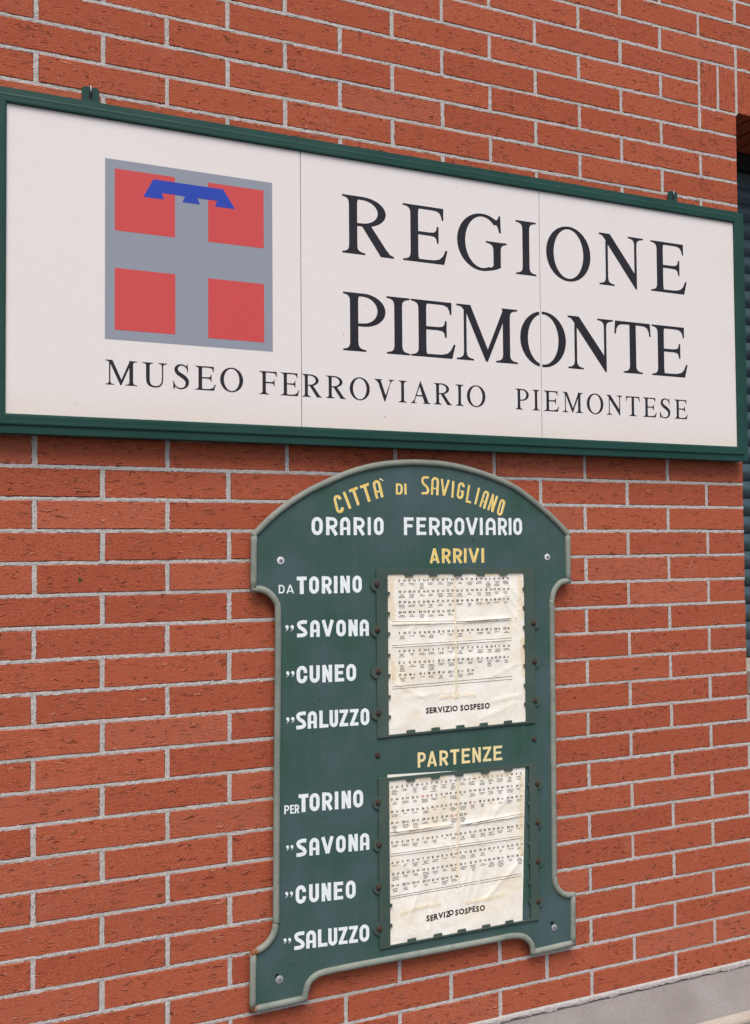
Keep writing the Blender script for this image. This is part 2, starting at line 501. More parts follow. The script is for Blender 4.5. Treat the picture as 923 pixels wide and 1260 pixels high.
for k in range(1, KTOP):
    z = k*S
    if KSILL < k < KLINT:
        spans = [(C0*HP, XE), (WR*HP, C1*HP)]
    elif k == KSILL: spans = [(C0*HP, XE), (WR*HP, C1*HP)]
    elif k == KLINT+1: spans = [(C0*HP, 13*HP), ((WR+1)*HP, C1*HP)]
    else: spans = [(C0*HP, C1*HP)]
    for a, b in spans:
        if k == KLINT: 
            hspan(a, 14*HP, z, 0.0036); hspan(WR*HP, b, z, 0.0036)
        else: hspan(a, b, z, 0.0036)
def vjoint(c, z0, z1, half=0.0047):
    x = c*HP
    fine = FX0 < x < FX1 and z1 < 2.75
    ribbon((x, z0), z1, half, 0.0028 if fine else 0.02, False, 0.0008)
for k in range(0, KTOP):
    for c in range(C0, C1+1):
        if (c % 2 == 0) != (k % 2 == 0): continue
        if KSILL <= k < KLINT and 14 <= c <= WR: continue
        if k in (KLINT, KLINT+1) and 13 <= c <= WR+1: continue
        vjoint(c, k*S+0.003, (k+1)*S-0.003, 0.0047+0.0006*N1(c*3.3, k*5.1))
cc = 13.0
while cc <= WR+1:
    vjoint(cc, KLINT*S+0.002, (KLINT+2)*S-0.003, 0.0042); cc += 0.5
me = bpy.data.meshes.new('mortar')
me.from_pydata(MV, [], MF); me.materials.append(M_MORTAR); me.update()
link('mortar', me, ROOT)
# ragged skim of mortar that laps over the plinth below the first course
bm_ = MB(); xs = np.arange(-1.3, 3.9, 0.004)
V = []; F = []
for i, x in enumerate(xs):
    low = -0.0100+0.0022*float(N1(x*40, 3))+0.0016*float(N2(x*150, 8))
    prof = [(0.006, 0.004), (-0.0005, 0.0042), (-0.0030, 0.0005), (-0.0036-0.001*float(N2(x*90, 1)), -0.004), (-0.0026, low), (0.010, low-0.0006)]
    V += [(x, y, z) for y, z in prof]
    if i:
        a = (i-1)*6; b = i*6
        F += [(a+j, b+j, b+j+1, a+j+1) for j in range(5)]
bm_.add(V, F); bm_.build('mortar_lip', M_MORTAR, ROOT)

# wall core behind the bricks, with the window opening
mb = MB()
xa, xb, xc, xd = C0*HP, XE-0.003, WR*HP+0.003, C1*HP
mb.box(xa, xb, 0.0045, 0.30, 0.0, KTOP*S)
mb.box(xb, xc, 0.0045, 0.30, 0.0, KSILL*S-0.07)
mb.box(xc, xd, 0.0045, 0.30, 0.0, KTOP*S)
mb.box(xb, xc, 0.0055, 0.30, KLINT*S+0.009, KTOP*S)
mb.build('wall_core', M_MORTAR, ROOT)
# bricks that turn the corner into the jambs and under the lintel
mb = MB()
for k in range(KSILL, KLINT):
    z0 = k*S+0.004; z1 = (k+1)*S-0.004
    for yy0, yy1 in ((0.023, 0.118), (0.128, 0.22)) if k % 2 else ((0.023, 0.22),):
        mb.box(XE-0.0029, XE, yy0, yy1, z0, z1)
        mb.box(WR*HP-0.001, WR*HP+0.0029, yy0, yy1, z0, z1)
cc = 14.0
while cc < WR:
    mb.box(cc*HP+0.0045, (cc+.5)*HP-0.0045, 0.0225, 0.29, KLINT*S+0.0040, KLINT*S+0.0088); cc += 0.5
tag(mb.build('jamb_brick_returns', M_BRICK, ROOT), kind='stuff')

# window sill: moulded stone
mb = MB()
prof = [(-0.012, 0.7630), (-0.020, 0.7600), (-0.022, 0.7540), (-0.022, 0.7360), (-0.016, 0.7300), (-0.006, 0.7270), (-0.004, 0.7050), (0.0040, 0.7010), (0.30, 0.7010), (0.30, 0.7700), (0.02, 0.7680)]
x0, x1 = XE+0.0015, WR*HP-0.002
n = len(prof)
mb.add([(x0, y, z) for y, z in prof]+[(x1, y, z) for y, z in prof],
       [tuple(range(n)), tuple(range(2*n-1, n-1, -1))]+[(i, (i+1) % n, (i+1) % n+n, i+n) for i in range(n)])
mb.build('window_sill', M_STONE, ROOT)

# cement plinth with a sloping, round-edged cap
mb = MB()
prof = [(0.012, -0.0095), (-0.012, -0.018), (-0.050, -0.062), (-0.0718, -0.0838), (-0.078, -0.093), (-0.084, -0.104), (-0.084, -0.116), (-0.086, -0.118), (-0.086, -0.60), (0.10, -0.60), (0.10, -0.002), (0.012, -0.002)]
n = len(prof)
x0, x1 = C0*HP, C1*HP
mb.add([(x0, y, z) for y, z in prof]+[(x1, y, z) for y, z in prof],
       [tuple(range(n)), tuple(range(2*n-1, n-1, -1))]+[(i, (i+1) % n, (i+1) % n+n, i+n) for i in range(n)])
mb.build('plinth', M_CONC, ROOT)

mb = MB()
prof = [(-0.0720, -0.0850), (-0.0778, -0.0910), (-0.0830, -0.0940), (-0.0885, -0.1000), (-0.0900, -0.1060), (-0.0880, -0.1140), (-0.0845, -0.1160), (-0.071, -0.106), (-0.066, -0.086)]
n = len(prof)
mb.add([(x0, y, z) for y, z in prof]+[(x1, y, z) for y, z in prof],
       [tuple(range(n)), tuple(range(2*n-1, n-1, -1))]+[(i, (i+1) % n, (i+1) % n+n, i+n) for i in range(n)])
mb.build('plinth_edge', M_LIME_LIT, ROOT)  # highlight along the arris is painted into its pale, lime-stained colour

# ------------------------------------------------------------------ pavement
mb = MB(); mb.box(-200, 200, -200, 200, -0.76, -0.56)
tag(mb.build('pavement', M_GROUND), 'grey pavement along the foot of the brick wall', None, None, 'structure')

# ------------------------------------------------------------------ shutter in the window
sh = link('louvred_shutter', None, None, (14*HP, 0.0, 0.77))
tag(sh, 'dark blue-green slatted shutter in the window opening right of the signs', 'shutter')
SY = 0.205
x0, x1 = XE+0.002, WR*HP-0.003
z0s, z1s = 0.7705, KLINT*S
ox, oz = -sh.location.x, -sh.location.z
mb = MB()
mb.box(x0+ox, x0+ox+0.028, SY-0.004, SY+0.045, z0s+oz, z1s+oz); mb.box(x1+ox-0.028, x1+ox, SY-0.004, SY+0.045, z0s+oz, z1s+oz)
mb.box(x0+ox+0.028, x1+ox-0.028, SY+0.030, SY+0.045, z0s+oz, z1s+oz)
mb.build('shutter_frame', M_SLAT, sh)
PITCH = 0.0520
sl = MB()
pr = []
for i in range(9):
    a = i/8
    pr.append((SY+0.012-0.016*math.sin(math.pi*min(1, a*0.93+0.07)), PITCH*(1-a)*0.985))
pr += [(SY+0.020, 0.001), (SY+0.020, PITCH*0.97)]
n = len(pr); xa_, xb_ = x0+ox+0.0285, x1+ox-0.0285
sl.add([(xa_, y, z) for y, z in pr]+[(xb_, y, z) for y, z in pr],
       [tuple(range(n)), tuple(range(2*n-1, n-1, -1))]+[(i, (i+1) % n, (i+1) % n+n, i+n) for i in range(n)])
z = z0s+oz+0.002; first = None
ZHEAD = 2.225
hb = MB(); hb.box(x0+ox+0.029, x1+ox-0.029, SY+0.004, SY+0.029, ZHEAD+0.006+oz, z1s+oz)
hb.build('shutter_head_shade', M_HOLE, sh)  # black box paints in the shade of the open gap above the slats
while z+PITCH < ZHEAD+oz:
    if first is None:
        first = sl.build('slat', M_SLAT, sh); first.location.z = z
    else:
        link('slat', first.data, sh, (0, 0, z))
    z += PITCH

# ------------------------------------------------------------------ lettering
def catmull(P, seg=6, closed=False):
    out = []; n = len(P)
    rngi = range(n) if closed else range(n-1)
    for i in rngi:
        g = (lambda j: P[j % n]) if closed else (lambda j: P[max(0, min(n-1, j))])
        p0, p1, p2, p3 = g(i-1), g(i), g(i+1), g(i+2)
        for s in range(seg):
            t = s/seg
            out.append(tuple(0.5*((2*b)+(-a+c)*t+(2*a-5*b+4*c-d)*t*t+(-a+3*b-3*c+d)*t**3) for a, b, c, d in zip(p0, p1, p2, p3)))
    if not closed: out.append(tuple(P[-1]))
    return out
def strip(P, wd=None, closed=False):
    """ribbon of given width along (x,z[,w]) points -> list of quads"""
    n = len(P); Lp, Rp = [], []
    for i in range(n):
        if closed: a, b = P[(i-1) % n], P[(i+1) % n]; c = P[i]
        else: a, b, c = P[max(0, i-1)], P[min(n-1, i+1)], P[i]
        d1 = Vector((c[0]-a[0], c[1]-a[1])); d2 = Vector((b[0]-c[0], b[1]-c[1]))
        if d1.length < 1e-9: d1 = d2
        if d2.length < 1e-9: d2 = d1
        d1.normalize(); d2.normalize()
        t = (d1+d2)
        if t.length < 1e-6: t = d1
        t.normalize(); nn = Vector((-t.y, t.x))
        wv = (c[2] if wd is None else wd)/2
        m = wv/max(0.45, nn.dot(Vector((-d1.y, d1.x))))
        Lp.append((c[0]+nn.x*m, c[1]+nn.y*m)); Rp.append((c[0]-nn.x*m, c[1]-nn.y*m))
    Q = []
    for i in range(n if closed else n-1):
        j = (i+1) % n
        Q.append([Lp[i], Lp[j], Rp[j], Rp[i]])
    return Q
def arc(cx, cz, rx, rz, a0, a1, n=9):
    return [(cx+rx*math.cos(math.radians(a0+(a1-a0)*i/n)), cz+rz*math.sin(math.radians(a0+(a1-a0)*i/n))) for i in range(n+1)]

def sans(c, W, H, t):
    """bold condensed signwriter's capitals; returns groups of polygons (each group one layer)"""
    l, r, b, u = t/2, W-t/2, t/2, H-t/2
    m = (l+r)/2; rx = (r-l)/2; ry = min(rx*1.15, (u-b)/2.2)
    G = []
    def st(P, w_=t, closed=False): G.append(strip(P, w_, closed))
    if c == 'O': st(arc(m, u-ry, rx, ry, 0, 180)+arc(m, b+ry, rx, ry, 180, 360), t, True)
    elif c == 'I': st([(W/2, 0), (W/2, H)], min(W, t*1.05))
    elif c == 'C': st([(r, u-ry-t*0.25)]+arc(m, u-ry, rx, ry, 0, 180)+arc(m, b+ry, rx, ry, 180, 360)+[(r, b+ry+t*0.25)])
    elif c == 'G':
        st([(r, u-ry-t*0.1)]+arc(m, u-ry, rx, ry, 0, 180)+arc(m, b+ry, rx, ry, 180, 360)+[(r, b+ry), (r, H*0.5)]); st([(m, H*0.47), (W, H*0.47)], t*0.9)
    elif c == 'U': st([(l, H)]+arc(m, b+ry, rx, ry, 180, 360)+[(r, H)])
    elif c == 'T': st([(0, u), (W, u)]); st([(m, 0), (m, H-t*0.5)], t*1.12)
    elif c == 'L': st([(l, H), (l, 0)]); st([(l, b), (W, b)], t*0.95)
    elif c in 'EF':
        st([(l, 0), (l, H)]); st([(l, u), (W, u)], t*0.9); st([(l, H*0.52), (W*0.88, H*0.52)], t*0.85)
        if c == 'E': st([(l, b), (W, b)], t*0.9)
    elif c == 'A':
        st([(l, 0), (l, u-ry)]+arc(m, u-ry, rx, ry, 180, 0)+[(r, u-ry), (r, 0)]); st([(l, H*0.36), (r, H*0.36)], t*0.7)
    elif c == 'a':
        st([(l*0.85, 0), (m, H*0.99)], t*0.95); st([(W-l*0.85, 0), (m, H*0.99)], t*0.95); st([(W*0.22, H*0.25), (W*0.78, H*0.25)], t*0.7)
    elif c == 'V': st([(l*0.9, H), (m, H*0.03)], t); st([(W-l*0.9, H), (m, H*0.03)], t); 
    elif c == 'N': st([(l, 0), (l, H)]); st([(r, 0), (r, H)]); st([(l, H*0.98), (r, H*0.02)], t*0.95)
    elif c == 'Z': st([(0, u), (W, u)], t*0.9); st([(0, b), (W, b)], t*0.9); st([(r, u), (l, b)], t)
    elif c in 'PRD':
        st([(l, 0), (l, H)])
        if c == 'D': st([(l, u), (m, u)]+arc(m, u-ry, rx, ry, 90, 0)+arc(m, b+ry, rx, ry, 0, -90)+[(l, b)], t*0.92)
        else:
            q = H*0.44; rr = (u-q)/2
            st([(l, u), (m, u)]+arc(m, u-rr, rx, rr, 90, -90)+[(l, q)], t*0.92)
            if c == 'R': st([(m*0.95, q), (W-l*0.75, 0)], t)
    elif c == 'S':
        P = [(W*0.97, u), (m*1.1, u+t*0.02), (l+rx*0.25, u-t*0.25), (l, H*0.73), (l+rx*0.45, H*0.57), (m+rx*0.45, H*0.44), (r, H*0.27), (r-rx*0.35, b+t*0.2), (m*0.8, b), (0, b)]
        st(catmull(P, 4))
    elif c == '"':     # low ditto commas
        for ox_ in (0, W*0.55):
            cx, cz, rr = ox_+W*0.20, H*0.63, W*0.175
            G.append([[(cx+rr*math.cos(a*math.pi/5), cz+rr*math.sin(a*math.pi/5)) for a in range(10)]])
            G.append(strip([(cx+rr*0.55, cz+rr*0.2, rr*0.95), (cx+rr*0.55, cz-rr*0.9, rr*0.75), (cx-rr*0.1, cz-rr*2.0, rr*0.3), (cx-rr*0.9, cz-rr*2.5, rr*0.1)]))
    elif c == '`':
        G.append(strip([(0, H, W*0.75), (W, 0, W*0.3)]))
    return G

def stemp(xl, xr, sl, sr, bot=True, top=True, y0=0, y1=662, tl=None, tr=None, th=19):
    """upright with bracketed serifs, Roman capitals, 662 units high"""
    tl = sl if tl is None else tl; tr = sr if tr is None else tr
    P = []
    def br(x, s, y, sx, sy):
        return [(x+sx*s, y), (x+sx*s, y+sy*th), (x+sx*s*0.50, y+sy*(th+9)), (x+sx*s*0.20, y+sy*(th+24)), (x+sx*s*0.05, y+sy*(th+48)), (x, y+sy*(th+85))]
    if bot: P += br(xl, sl, y0, -1, 1)[::1]
    else: P += [(xl, y0)]
    if top: P += br(xl, tl, y1, -1, -1)[::-1]
    else: P += [(xl, y1)]
    if top: P += br(xr, tr, y1, 1, -1)
    else: P += [(xr, y1)]
    if bot: P += br(xr, sr, y0, 1, 1)[::-1]
    else: P += [(xr, y0)]
    return [P]
def ring(cx, cy, ro, rO, ri, rI, a0=0, a1=360, n=40, dx=0):
    Q = []
    for i in range(n):
        t0 = math.radians(a0+(a1-a0)*i/n); t1 = math.radians(a0+(a1-a0)*(i+1)/n)
        Q.append([(cx+ro*math.cos(t0), cy+rO*math.sin(t0)), (cx+ro*math.cos(t1), cy+rO*math.sin(t1)),
                  (cx+dx+ri*math.cos(t1), cy+rI*math.sin(t1)), (cx+dx+ri*math.cos(t0), cy+rI*math.sin(t0))])
    return Q
def serif(c):
    """(groups of polygons, xmin, xmax) in 662-unit capitals"""
    if c == 'I': return [stemp(116, 217, 98, 98)], 18, 315
    if c in 'PR':
        cy, ry = (473, 189) if c == 'P' else (492, 170)
        xr_ = 542 if c == 'P' else 560
        G = [stemp(100, 202, 84, 98, True, True, 0, 662, 84, 40)]
        mx = 270
        out = [(180, 662), (mx, 662)]+arc(mx, cy, xr_-mx, ry, 90, -90, 16)+[(180, cy-ry)]
        inn = [(180, 625), (mx-10, 625)]+arc(mx-10, cy, xr_-mx-92, ry-37, 90, -90, 16)+[(180, cy-ry+34)]
        G.append([[out[i], out[i+1], inn[i+1], inn[i]] for i in range(len(out)-1)])
        if c == 'R':
            G.append([[(262, 322), (372, 340), (560, 92), (610, 38), (660, 19), (660, 0), (494, 0)]])
            return G, 16, 660
        return G, 16, 542
    if c in 'EF':
        G = [stemp(110, 212, 98, 98 if c == 'F' else 40, True, True, 0, 662, 98, 40)]
        G.append([[(190, 662), (546, 662), (546, 519), (524, 519), (514, 566), (492, 602), (450, 621), (380, 625), (190, 625)]])
        G.append([[(190, 361), (360, 361), (420, 368), (447, 390), (458, 440), (480, 440), (480, 242), (458, 242), (447, 294), (420, 316), (360, 322), (190, 322)]])
        if c == 'E':
            G.append([[(190, 0), (552, 0), (597, 169), (571, 169), (535, 98), (490, 58), (420, 41), (330, 38), (190, 38)]])
            return G, 12, 597
        return G, 12, 546
    if c == 'T':
        G = [stemp(254, 356, 100, 100, True, False, 0, 650)]
        G.append([[(30, 662), (580, 662), (593, 492), (569, 492), (556, 560), (530, 602), (480, 620), (400, 624), (210, 624), (130, 620), (80, 602), (54, 560), (41, 492), (17, 492)]])
        return G, 17, 593
    if c == 'O': return [ring(361, 331, 327, 345, 218, 310)], 34, 688
    if c == 'G':
        G = [ring(373, 331, 341, 345, 232, 309, 46, 293, 34, 0)]
        G.append([[(530, 596), (530, 636), (568, 618), (588, 640), (602, 676), (622, 676), (630, 468), (606, 468), (588, 530), (558, 575)]])
        G.append([[(465, 34), (465, 0), (510, 6), (570, 24), (625, 50), (625, 270), (523, 270), (523, 64), (500, 44)]])
        G.append(stemp(523, 625, 104, 84, False, True, 200, 354))
        return G, 32, 709
    if c == 'S':
        P = [(425, 470, 18), (405, 560, 26), (345, 628, 38), (262, 655, 40), (165, 625, 62), (112, 540, 92), (150, 440, 104), (250, 370, 112), (350, 300, 112), (410, 215, 100), (402, 110, 78), (340, 35, 52), (240, 4, 38), (140, 30, 36), (75, 105, 26), (50, 200, 16)]
        G = [strip(catmull(P, 3))]
        G.append([[(402, 676), (424, 676), (440, 463), (416, 463), (400, 560), (385, 640)]])
        G.append([[(64, -14), (42, -14), (28, 208), (54, 208), (70, 110), (88, 30)]])
        return G, 28, 462
    if c == 'M':
        G = [stemp(112, 150, 98, 98, True, False, 0, 600), stemp(653, 755, 98, 108, True, True, 0, 662, 10, 108)]
        G.append([[(14, 662), (205, 662), (440, 150), (440, 0), (412, 0), (148, 560), (112, 600), (78, 632), (14, 643)]])
        G.append([[(412, 0), (440, 0), (735, 662), (665, 662), (425, 112)]])
        return G, 12, 863
    if c == 'N':
        G = [stemp(110, 148, 98, 98, True, False, 0, 560), stemp(560, 598, 98, 106, False, True, 60, 662)]
        G.append([[(12, 662), (180, 662), (575, 180), (598, 60), (598, -11), (578, -11), (140, 530), (100, 590), (60, 630), (12, 643)]])
        return G, 12, 704
    if c == 'U':
        G = [strip(catmull([(170, 600, 102), (170, 420, 102), (170, 250, 102), (186, 120, 92), (250, 42, 64), (360, 12, 42), (480, 34, 44), (552, 110, 42), (574, 240, 38), (574, 420, 38), (574, 600, 38)], 4))]
        G.append(stemp(119, 221, 105, 98, False, True, 560, 662)); G.append(stemp(555, 593, 98, 112, False, True, 560, 662))
        return G, 14, 705
    if c == 'V':
        G = [[[(110, 662), (222, 662), (400, 190), (385, -11), (355, -11)]], [[(385, -11), (372, 110), (560, 600), (572, 662), (600, 662)]]]
        G.append([[(16, 662), (16, 643), (70, 630), (110, 590), (140, 560), (215, 590), (225, 632), (282, 643), (282, 662)]])
        G.append([[(492, 662), (492, 643), (545, 632), (562, 600), (580, 560), (605, 605), (640, 636), (697, 643), (697, 662)]])
        return G, 16, 697
    if c == 'A':
        G = [[[(95, 0), (128, 0), (345, 560), (362, 674), (345, 674)]], [[(335, 674), (367, 674), (640, 40), (640, 0), (505, 0), (318, 545)]]]
        G.append([[(178, 216), (470, 216), (455, 257), (195, 257)]])
        G.append([[(15, 0), (15, 19), (62, 32), (92, 70), (118, 120), (132, 60), (150, 30), (213, 19), (213, 0)]])
        G.append([[(451, 0), (451, 19), (510, 28), (530, 60), (500, 140), (600, 120), (640, 40), (706, 19), (706, 0)]])
        return G, 15, 706

def print_layers(groups, fmap, y0, mb, dl=0.00003):
    """lay each group of polygons a hair proud of the last"""
    for gi, g in enumerate(groups):
        y = y0-dl*gi
        for poly in g:
            pts = [fmap(*p) for p in poly]
            a = sum(pts[i][0]*pts[(i+1) % len(pts)][1]-pts[(i+1) % len(pts)][0]*pts[i][1] for i in range(len(pts)))
            if abs(a) < 1e-12: continue
            if a < 0: pts = pts[::-1]
            mb.add([(x, y, z) for x, z in pts], [tuple(range(len(pts)))])
def finish_flat(mb, name, mat, parent, cuts=()):
    me = pymesh(name, mb.V, mb.F, mat)
    bm = bmesh.new(); bm.from_mesh(me)
    bmesh.ops.triangulate(bm, faces=bm.faces)
    for x, g in cuts:
        for xx in (x-g, x+g):
            bmesh.ops.bisect_plane(bm, geom=bm.verts[:]+bm.edges[:]+bm.faces[:], plane_co=(xx, 0, 0), plane_no=(1, 0, 0))
        dead = [f for f in bm.faces if x-g < f.calc_center_median().x < x+g]
        bmesh.ops.delete(bm, geom=dead, context='FACES')
    bm.to_mesh(me); bm.free()
    return link(name, me, parent)

# ------------------------------------------------------------------ museum sign
SX0, SX1, SZ0, SZ1 = -0.0590, 1.7862, 1.3625, 1.9625
YP = -0.035
sign = link('museum_sign', None, None, (0, 0, 0))
tag(sign, 'wide white sign in a dark green frame reading REGIONE PIEMONTE above the timetable board', 'sign')
mb = MB()
o_ = 0.0365
mb.box(SX0-o_, SX1+o_, -0.0280, -0.001, SZ0-o_-0.001, SZ1+0.0285)
case = mb.build('sign_case', M_FRAME, sign)
bv = case.modifiers.new('b', 'BEVEL'); bv.width = 0.0025; bv.segments = 2
prof = [(0.0, 0.0301), (0.0, 0.0392), (0.0018, 0.0412), (0.0050, 0.0416), (0.0120, 0.0414), (0.0180, 0.0416), (0.0203, 0.0408), (0.0212, 0.0386), (0.0224, 0.0380), (0.0362, 0.0372), (0.0373, 0.0358), (0.0373, 0.0250)]
def rail(p, q, n1, n2, inner):
    """mitred rail between inner corners p and q; n1, n2 outward diagonals"""
    mb = MB(); k = len(prof); V = []
    for c, dgn in ((p, n1), (q, n2)):
        V += [(c[0]+dgn[0]*a, -d, c[1]+dgn[1]*a) for a, d in prof]
    F = [tuple(range(k)), tuple(range(2*k-1, k-1, -1))]+[(i, (i+1) % k, (i+1) % k+k, i+k) for i in range(k)]
    mb.add(V, F); return mb.build('frame_rail', M_FRAME, sign)
TLc, TRc, BLc, BRc = (SX0, SZ1), (SX1, SZ1), (SX0, SZ0), (SX1, SZ0)
rail(TLc, TRc, (-1, .83), (1, .83), 0); rail(BLc, BRc, (-1, -1.02), (1, -1.02), 0)
rail(TLc, BLc, (-1, .83), (-1, -1.02), 0); rail(TRc, BRc, (1, .83), (1, -1.02), 0)
seams = [0.5474, 1.1665]
xs = [SX0+0.0003, seams[0], seams[1], SX1-0.0003]
for i in range(3):
    mb = MB(); g = 0.0009
    mb.box(xs[i]+(g if i else 0), xs[i+1]-(g if i < 2 else 0), YP, -0.0282, SZ0+0.0003, SZ1-0.0003)
    mb.build('panel', M_PANEL, sign)

def serif_word(name, text, rects, z0, z1, cuts=()):
    mb = MB()
    for c, x0, x1 in rects:
        G, a, b = serif(c)
        kx = (x1-x0)/1000/(b-a); kz = (z1-z0)/1000/662
        print_layers(G, lambda x, z: (x0/1000+(x-a)*kx, z0/1000+z*kz), YP-0.00015, mb)
    o = finish_flat(mb, name, M_INK, sign, cuts)
    o['label'] = 'dark serif word '+text
    return o
serif_word('lettering', 'REGIONE', [('R', 645.3, 772.7), ('E', 795.6, 911.2), ('G', 937.0, 1072.8), ('I', 1098.2, 1156.2), ('O', 1185.3, 1317.4), ('N', 1343.7, 1482.2), ('E', 1506.0, 1623.6)], 1752.5, 1883.0)
serif_word('lettering', 'PIEMONTE in large letters', [('P', 646.2, 750.3), ('I', 752.6, 811.5), ('E', 814.1, 930.2), ('M', 932.7, 1100.4), ('O', 1107.6, 1240.0), ('N', 1245.8, 1383.3), ('T', 1386.9, 1502.3), ('E', 1504.8, 1621.7)], 1536.0, 1666.0, [(seams[1], 0.0036)])
serif_word('lettering', 'MUSEO', [('M', 129.4, 192.9), ('U', 203.0, 254.3), ('S', 266.0, 299.6), ('E', 312.1, 356.2), ('O', 365.6, 415.8)], 1429.5, 1479.2)
serif_word('lettering', 'FERROVIARIO', [('F', 451.4, 490.8), ('E', 499.4, 541.8), ('R', 548.9, 594.4), ('R', 604.7, 651.1), ('O', 660.9, 709.9), ('V', 721.1, 770.8), ('I', 781.0, 802.3), ('A', 812.2, 862.4), ('R', 871.6, 919.2), ('I', 928.9, 950.3), ('O', 958.8, 1009.2)], 1428.3, 1477.6, [(seams[0], 0.0012)])
serif_word('lettering', 'PIEMONTESE', [('P', 1092.3, 1130.2), ('I', 1140.3, 1161.0), ('E', 1173.0, 1217.0), ('M', 1227.2, 1288.5), ('O', 1299.5, 1350.1), ('N', 1359.7, 1409.3), ('T', 1419.5, 1463.6), ('E', 1473.9, 1517.4), ('S', 1527.4, 1561.9), ('E', 1575.2, 1619.1)], 1428.0, 1477.6)
# emblem
em = MB(); em.add([(0.1287, YP-0.0002, 1.5203), (0.4822, YP-0.0002, 1.5203), (0.4822, YP-0.0002, 1.8840), (0.1287, YP-0.0002, 1.8840)], [(0, 1, 2, 3)])
emb = finish_flat(em, 'emblem', M_GREY, sign); emb['label'] = 'square emblem with a grey cross on red and a blue label'
for x0, x1, z0, z1 in ((147.9, 270.5, 1740.6, 1865.6), (340.6, 462.8, 1740.2, 1864.6), (147.9, 270.9, 1540.3, 1664.5), (340.3, 463.0, 1538.6, 1663.5)):
    q = MB(); q.add([(x0/1000, YP-0.0004, z0/1000), (x1/1000, YP-0.0004, z0/1000), (x1/1000, YP-0.0004, z1/1000), (x0/1000, YP-0.0004, z1/1000)], [(0, 1, 2, 3)])
    finish_flat(q, 'red_square', M_RED, emb)
q = MB()
q.add([(x/1000, YP-0.0006, z/1000) for x, z in [(225.5, 1854.7), (373.1, 1854.7), (399.5, 1816.0), (355.4, 1816.0), (359.8, 1828.5), (317.3, 1828.5), (323.7, 1816.0), (286.4, 1816.0), (291.6, 1828.8), (243.4, 1828.8), (247.6, 1816.0), (205.2, 1816.0)][::-1]], [tuple(range(12))])
finish_flat(q, 'blue_label', M_BLUE, emb)
# hanging lugs and the nails they hang from
for i, (lx, zt) in enumerate(((0.1050, 2.0330), (1.6065, 2.0300))):
    mb = MB(); w2 = 0.0172 if i == 0 else 0.0150
    zb = SZ1+0.020
    pts = [(lx-w2, zb), (lx+w2, zb), (lx+w2, zt-0.006)]+arc(lx+w2-0.007, zt-0.006, 0.007, 0.007, 0, 90, 4)+arc(lx-w2+0.007, zt-0.006, 0.007, 0.007, 90, 180, 4)+[(lx-w2, zt-0.006)]
    mb.plate(pts, -0.0085, -0.0055)
    lug = mb.build('hanging_lug', M_FRAME, sign)
    mb = MB(); mb.plate(arc(lx, zt-0.017, 0.0042, 0.0060, 0, 342, 14), -0.0089, -0.0086)
    mb.build('lug_hole', M_HOLE, lug)
    mb = MB(); mb.plate(arc(lx+0.001, zt-0.0215, 0.0022, 0.0016, 0, 330, 10), -0.0093, -0.0090); mb.build('lug_hole_edge', M_RUST, lug)
    nl = link('nail', None, None, (lx, 0, zt))
    mb = MB()
    T = [(0, 0.0, 0.004), (0, -0.008, 0.004), (0, -0.012, 0.001), (0, -0.0125, -0.006), (0, -0.0115, -0.012)]
    V = []; F = []
    for (x, y, z) in T:
        for a in range(6):
            V.append((x+0.0013*math.cos(a*math.pi/3), y+0.0009*math.sin(a*math.pi/3), z+0.0011*math.sin(a*math.pi/3)))
    for s_ in range(len(T)-1):
        for a in range(6): F.append((s_*6+a, s_*6+(a+1) % 6, s_*6+6+(a+1) % 6, s_*6+6+a))
    F.append(tuple(range(len(V)-6, len(V))))
    mb.add(V, F)
    bpy.data.objects.remove(nl)
    nl = mb.build('nail', M_STEEL, None, True); nl.location = (lx, 0, zt)
    tag(nl, ('thin bent steel nail holding the left lug of the white museum sign' if i == 0 else 'thin bent steel nail holding the right lug of the white museum sign'), 'nail', 'nails the museum sign hangs from')

# ------------------------------------------------------------------ timetable board
board = link('timetable_board', None, None, (0, 0, 0))
tag(board, 'green painted railway timetable board with arched top and grey rim on the brick wall', 'timetable board')
YB = -0.021
mmv = lambda L: [(x/1000, z/1000) for x, z in L]
ARC = mmv([(443, 1131), (469, 1156), (498, 1180.5), (533, 1205), (570, 1226.5), (601, 1241), (631, 1254.5), (660, 1266), (695, 1277), (735, 1286), (774, 1291.5), (814, 1294.5), (848, 1295), (889, 1294), (931, 1289.5), (973, 1281.5), (1016, 1271), (1060, 1257), (1089, 1245.5), (1112, 1233.5), (1150, 1209), (1197, 1175), (1226, 1151), (1246.5, 1131)])
RU = mmv([(1246.5, 1131), (1247, 1078), (1246.5, 1018)])
RW = mmv([(1246.5, 1018), (1226, 1015), (1213, 1006), (1203, 991.5), (1198.5, 973), (1197, 933), (1196, 640), (1194, 349), (1194.5, 308), (1200, 289), (1213, 273.5), (1230, 265), (1247, 263)])
RF = mmv([(1247, 263), (1246, 204), (1245.5, 149)])
RB = mmv([(1245.5, 149), (1190, 148), (1130, 146)])
BT = mmv([(1130, 146), (1127, 164), (1114, 180), (1094, 190), (1063, 193.5), (1020, 193), (884, 193.5), (780, 194), (680, 194.5), (600, 193.5), (576, 188.5), (562, 178), (556, 164), (552, 146.5)])
LB = mmv([(552, 146.5), (494, 146), (436, 145)])
LF = mmv([(436, 145), (437, 204), (438, 261)])
LW = mmv([(438, 261), (460, 269), (475, 281), (484, 296), (488, 313), (489, 341), (492, 620), (496, 887), (496, 971), (492.5, 987), (482, 1002), (467, 1012.5), (452, 1016.5), (441.5, 1016)])
LU = mmv([(441.5, 1016), (442.5, 1078), (443, 1131)])
outline = []
for seg in (ARC, RU, RW, RF, RB, BT, LB, LF, LW, LU): outline += (catmull(seg, 4) if len(seg) > 3 else seg)[:-1]
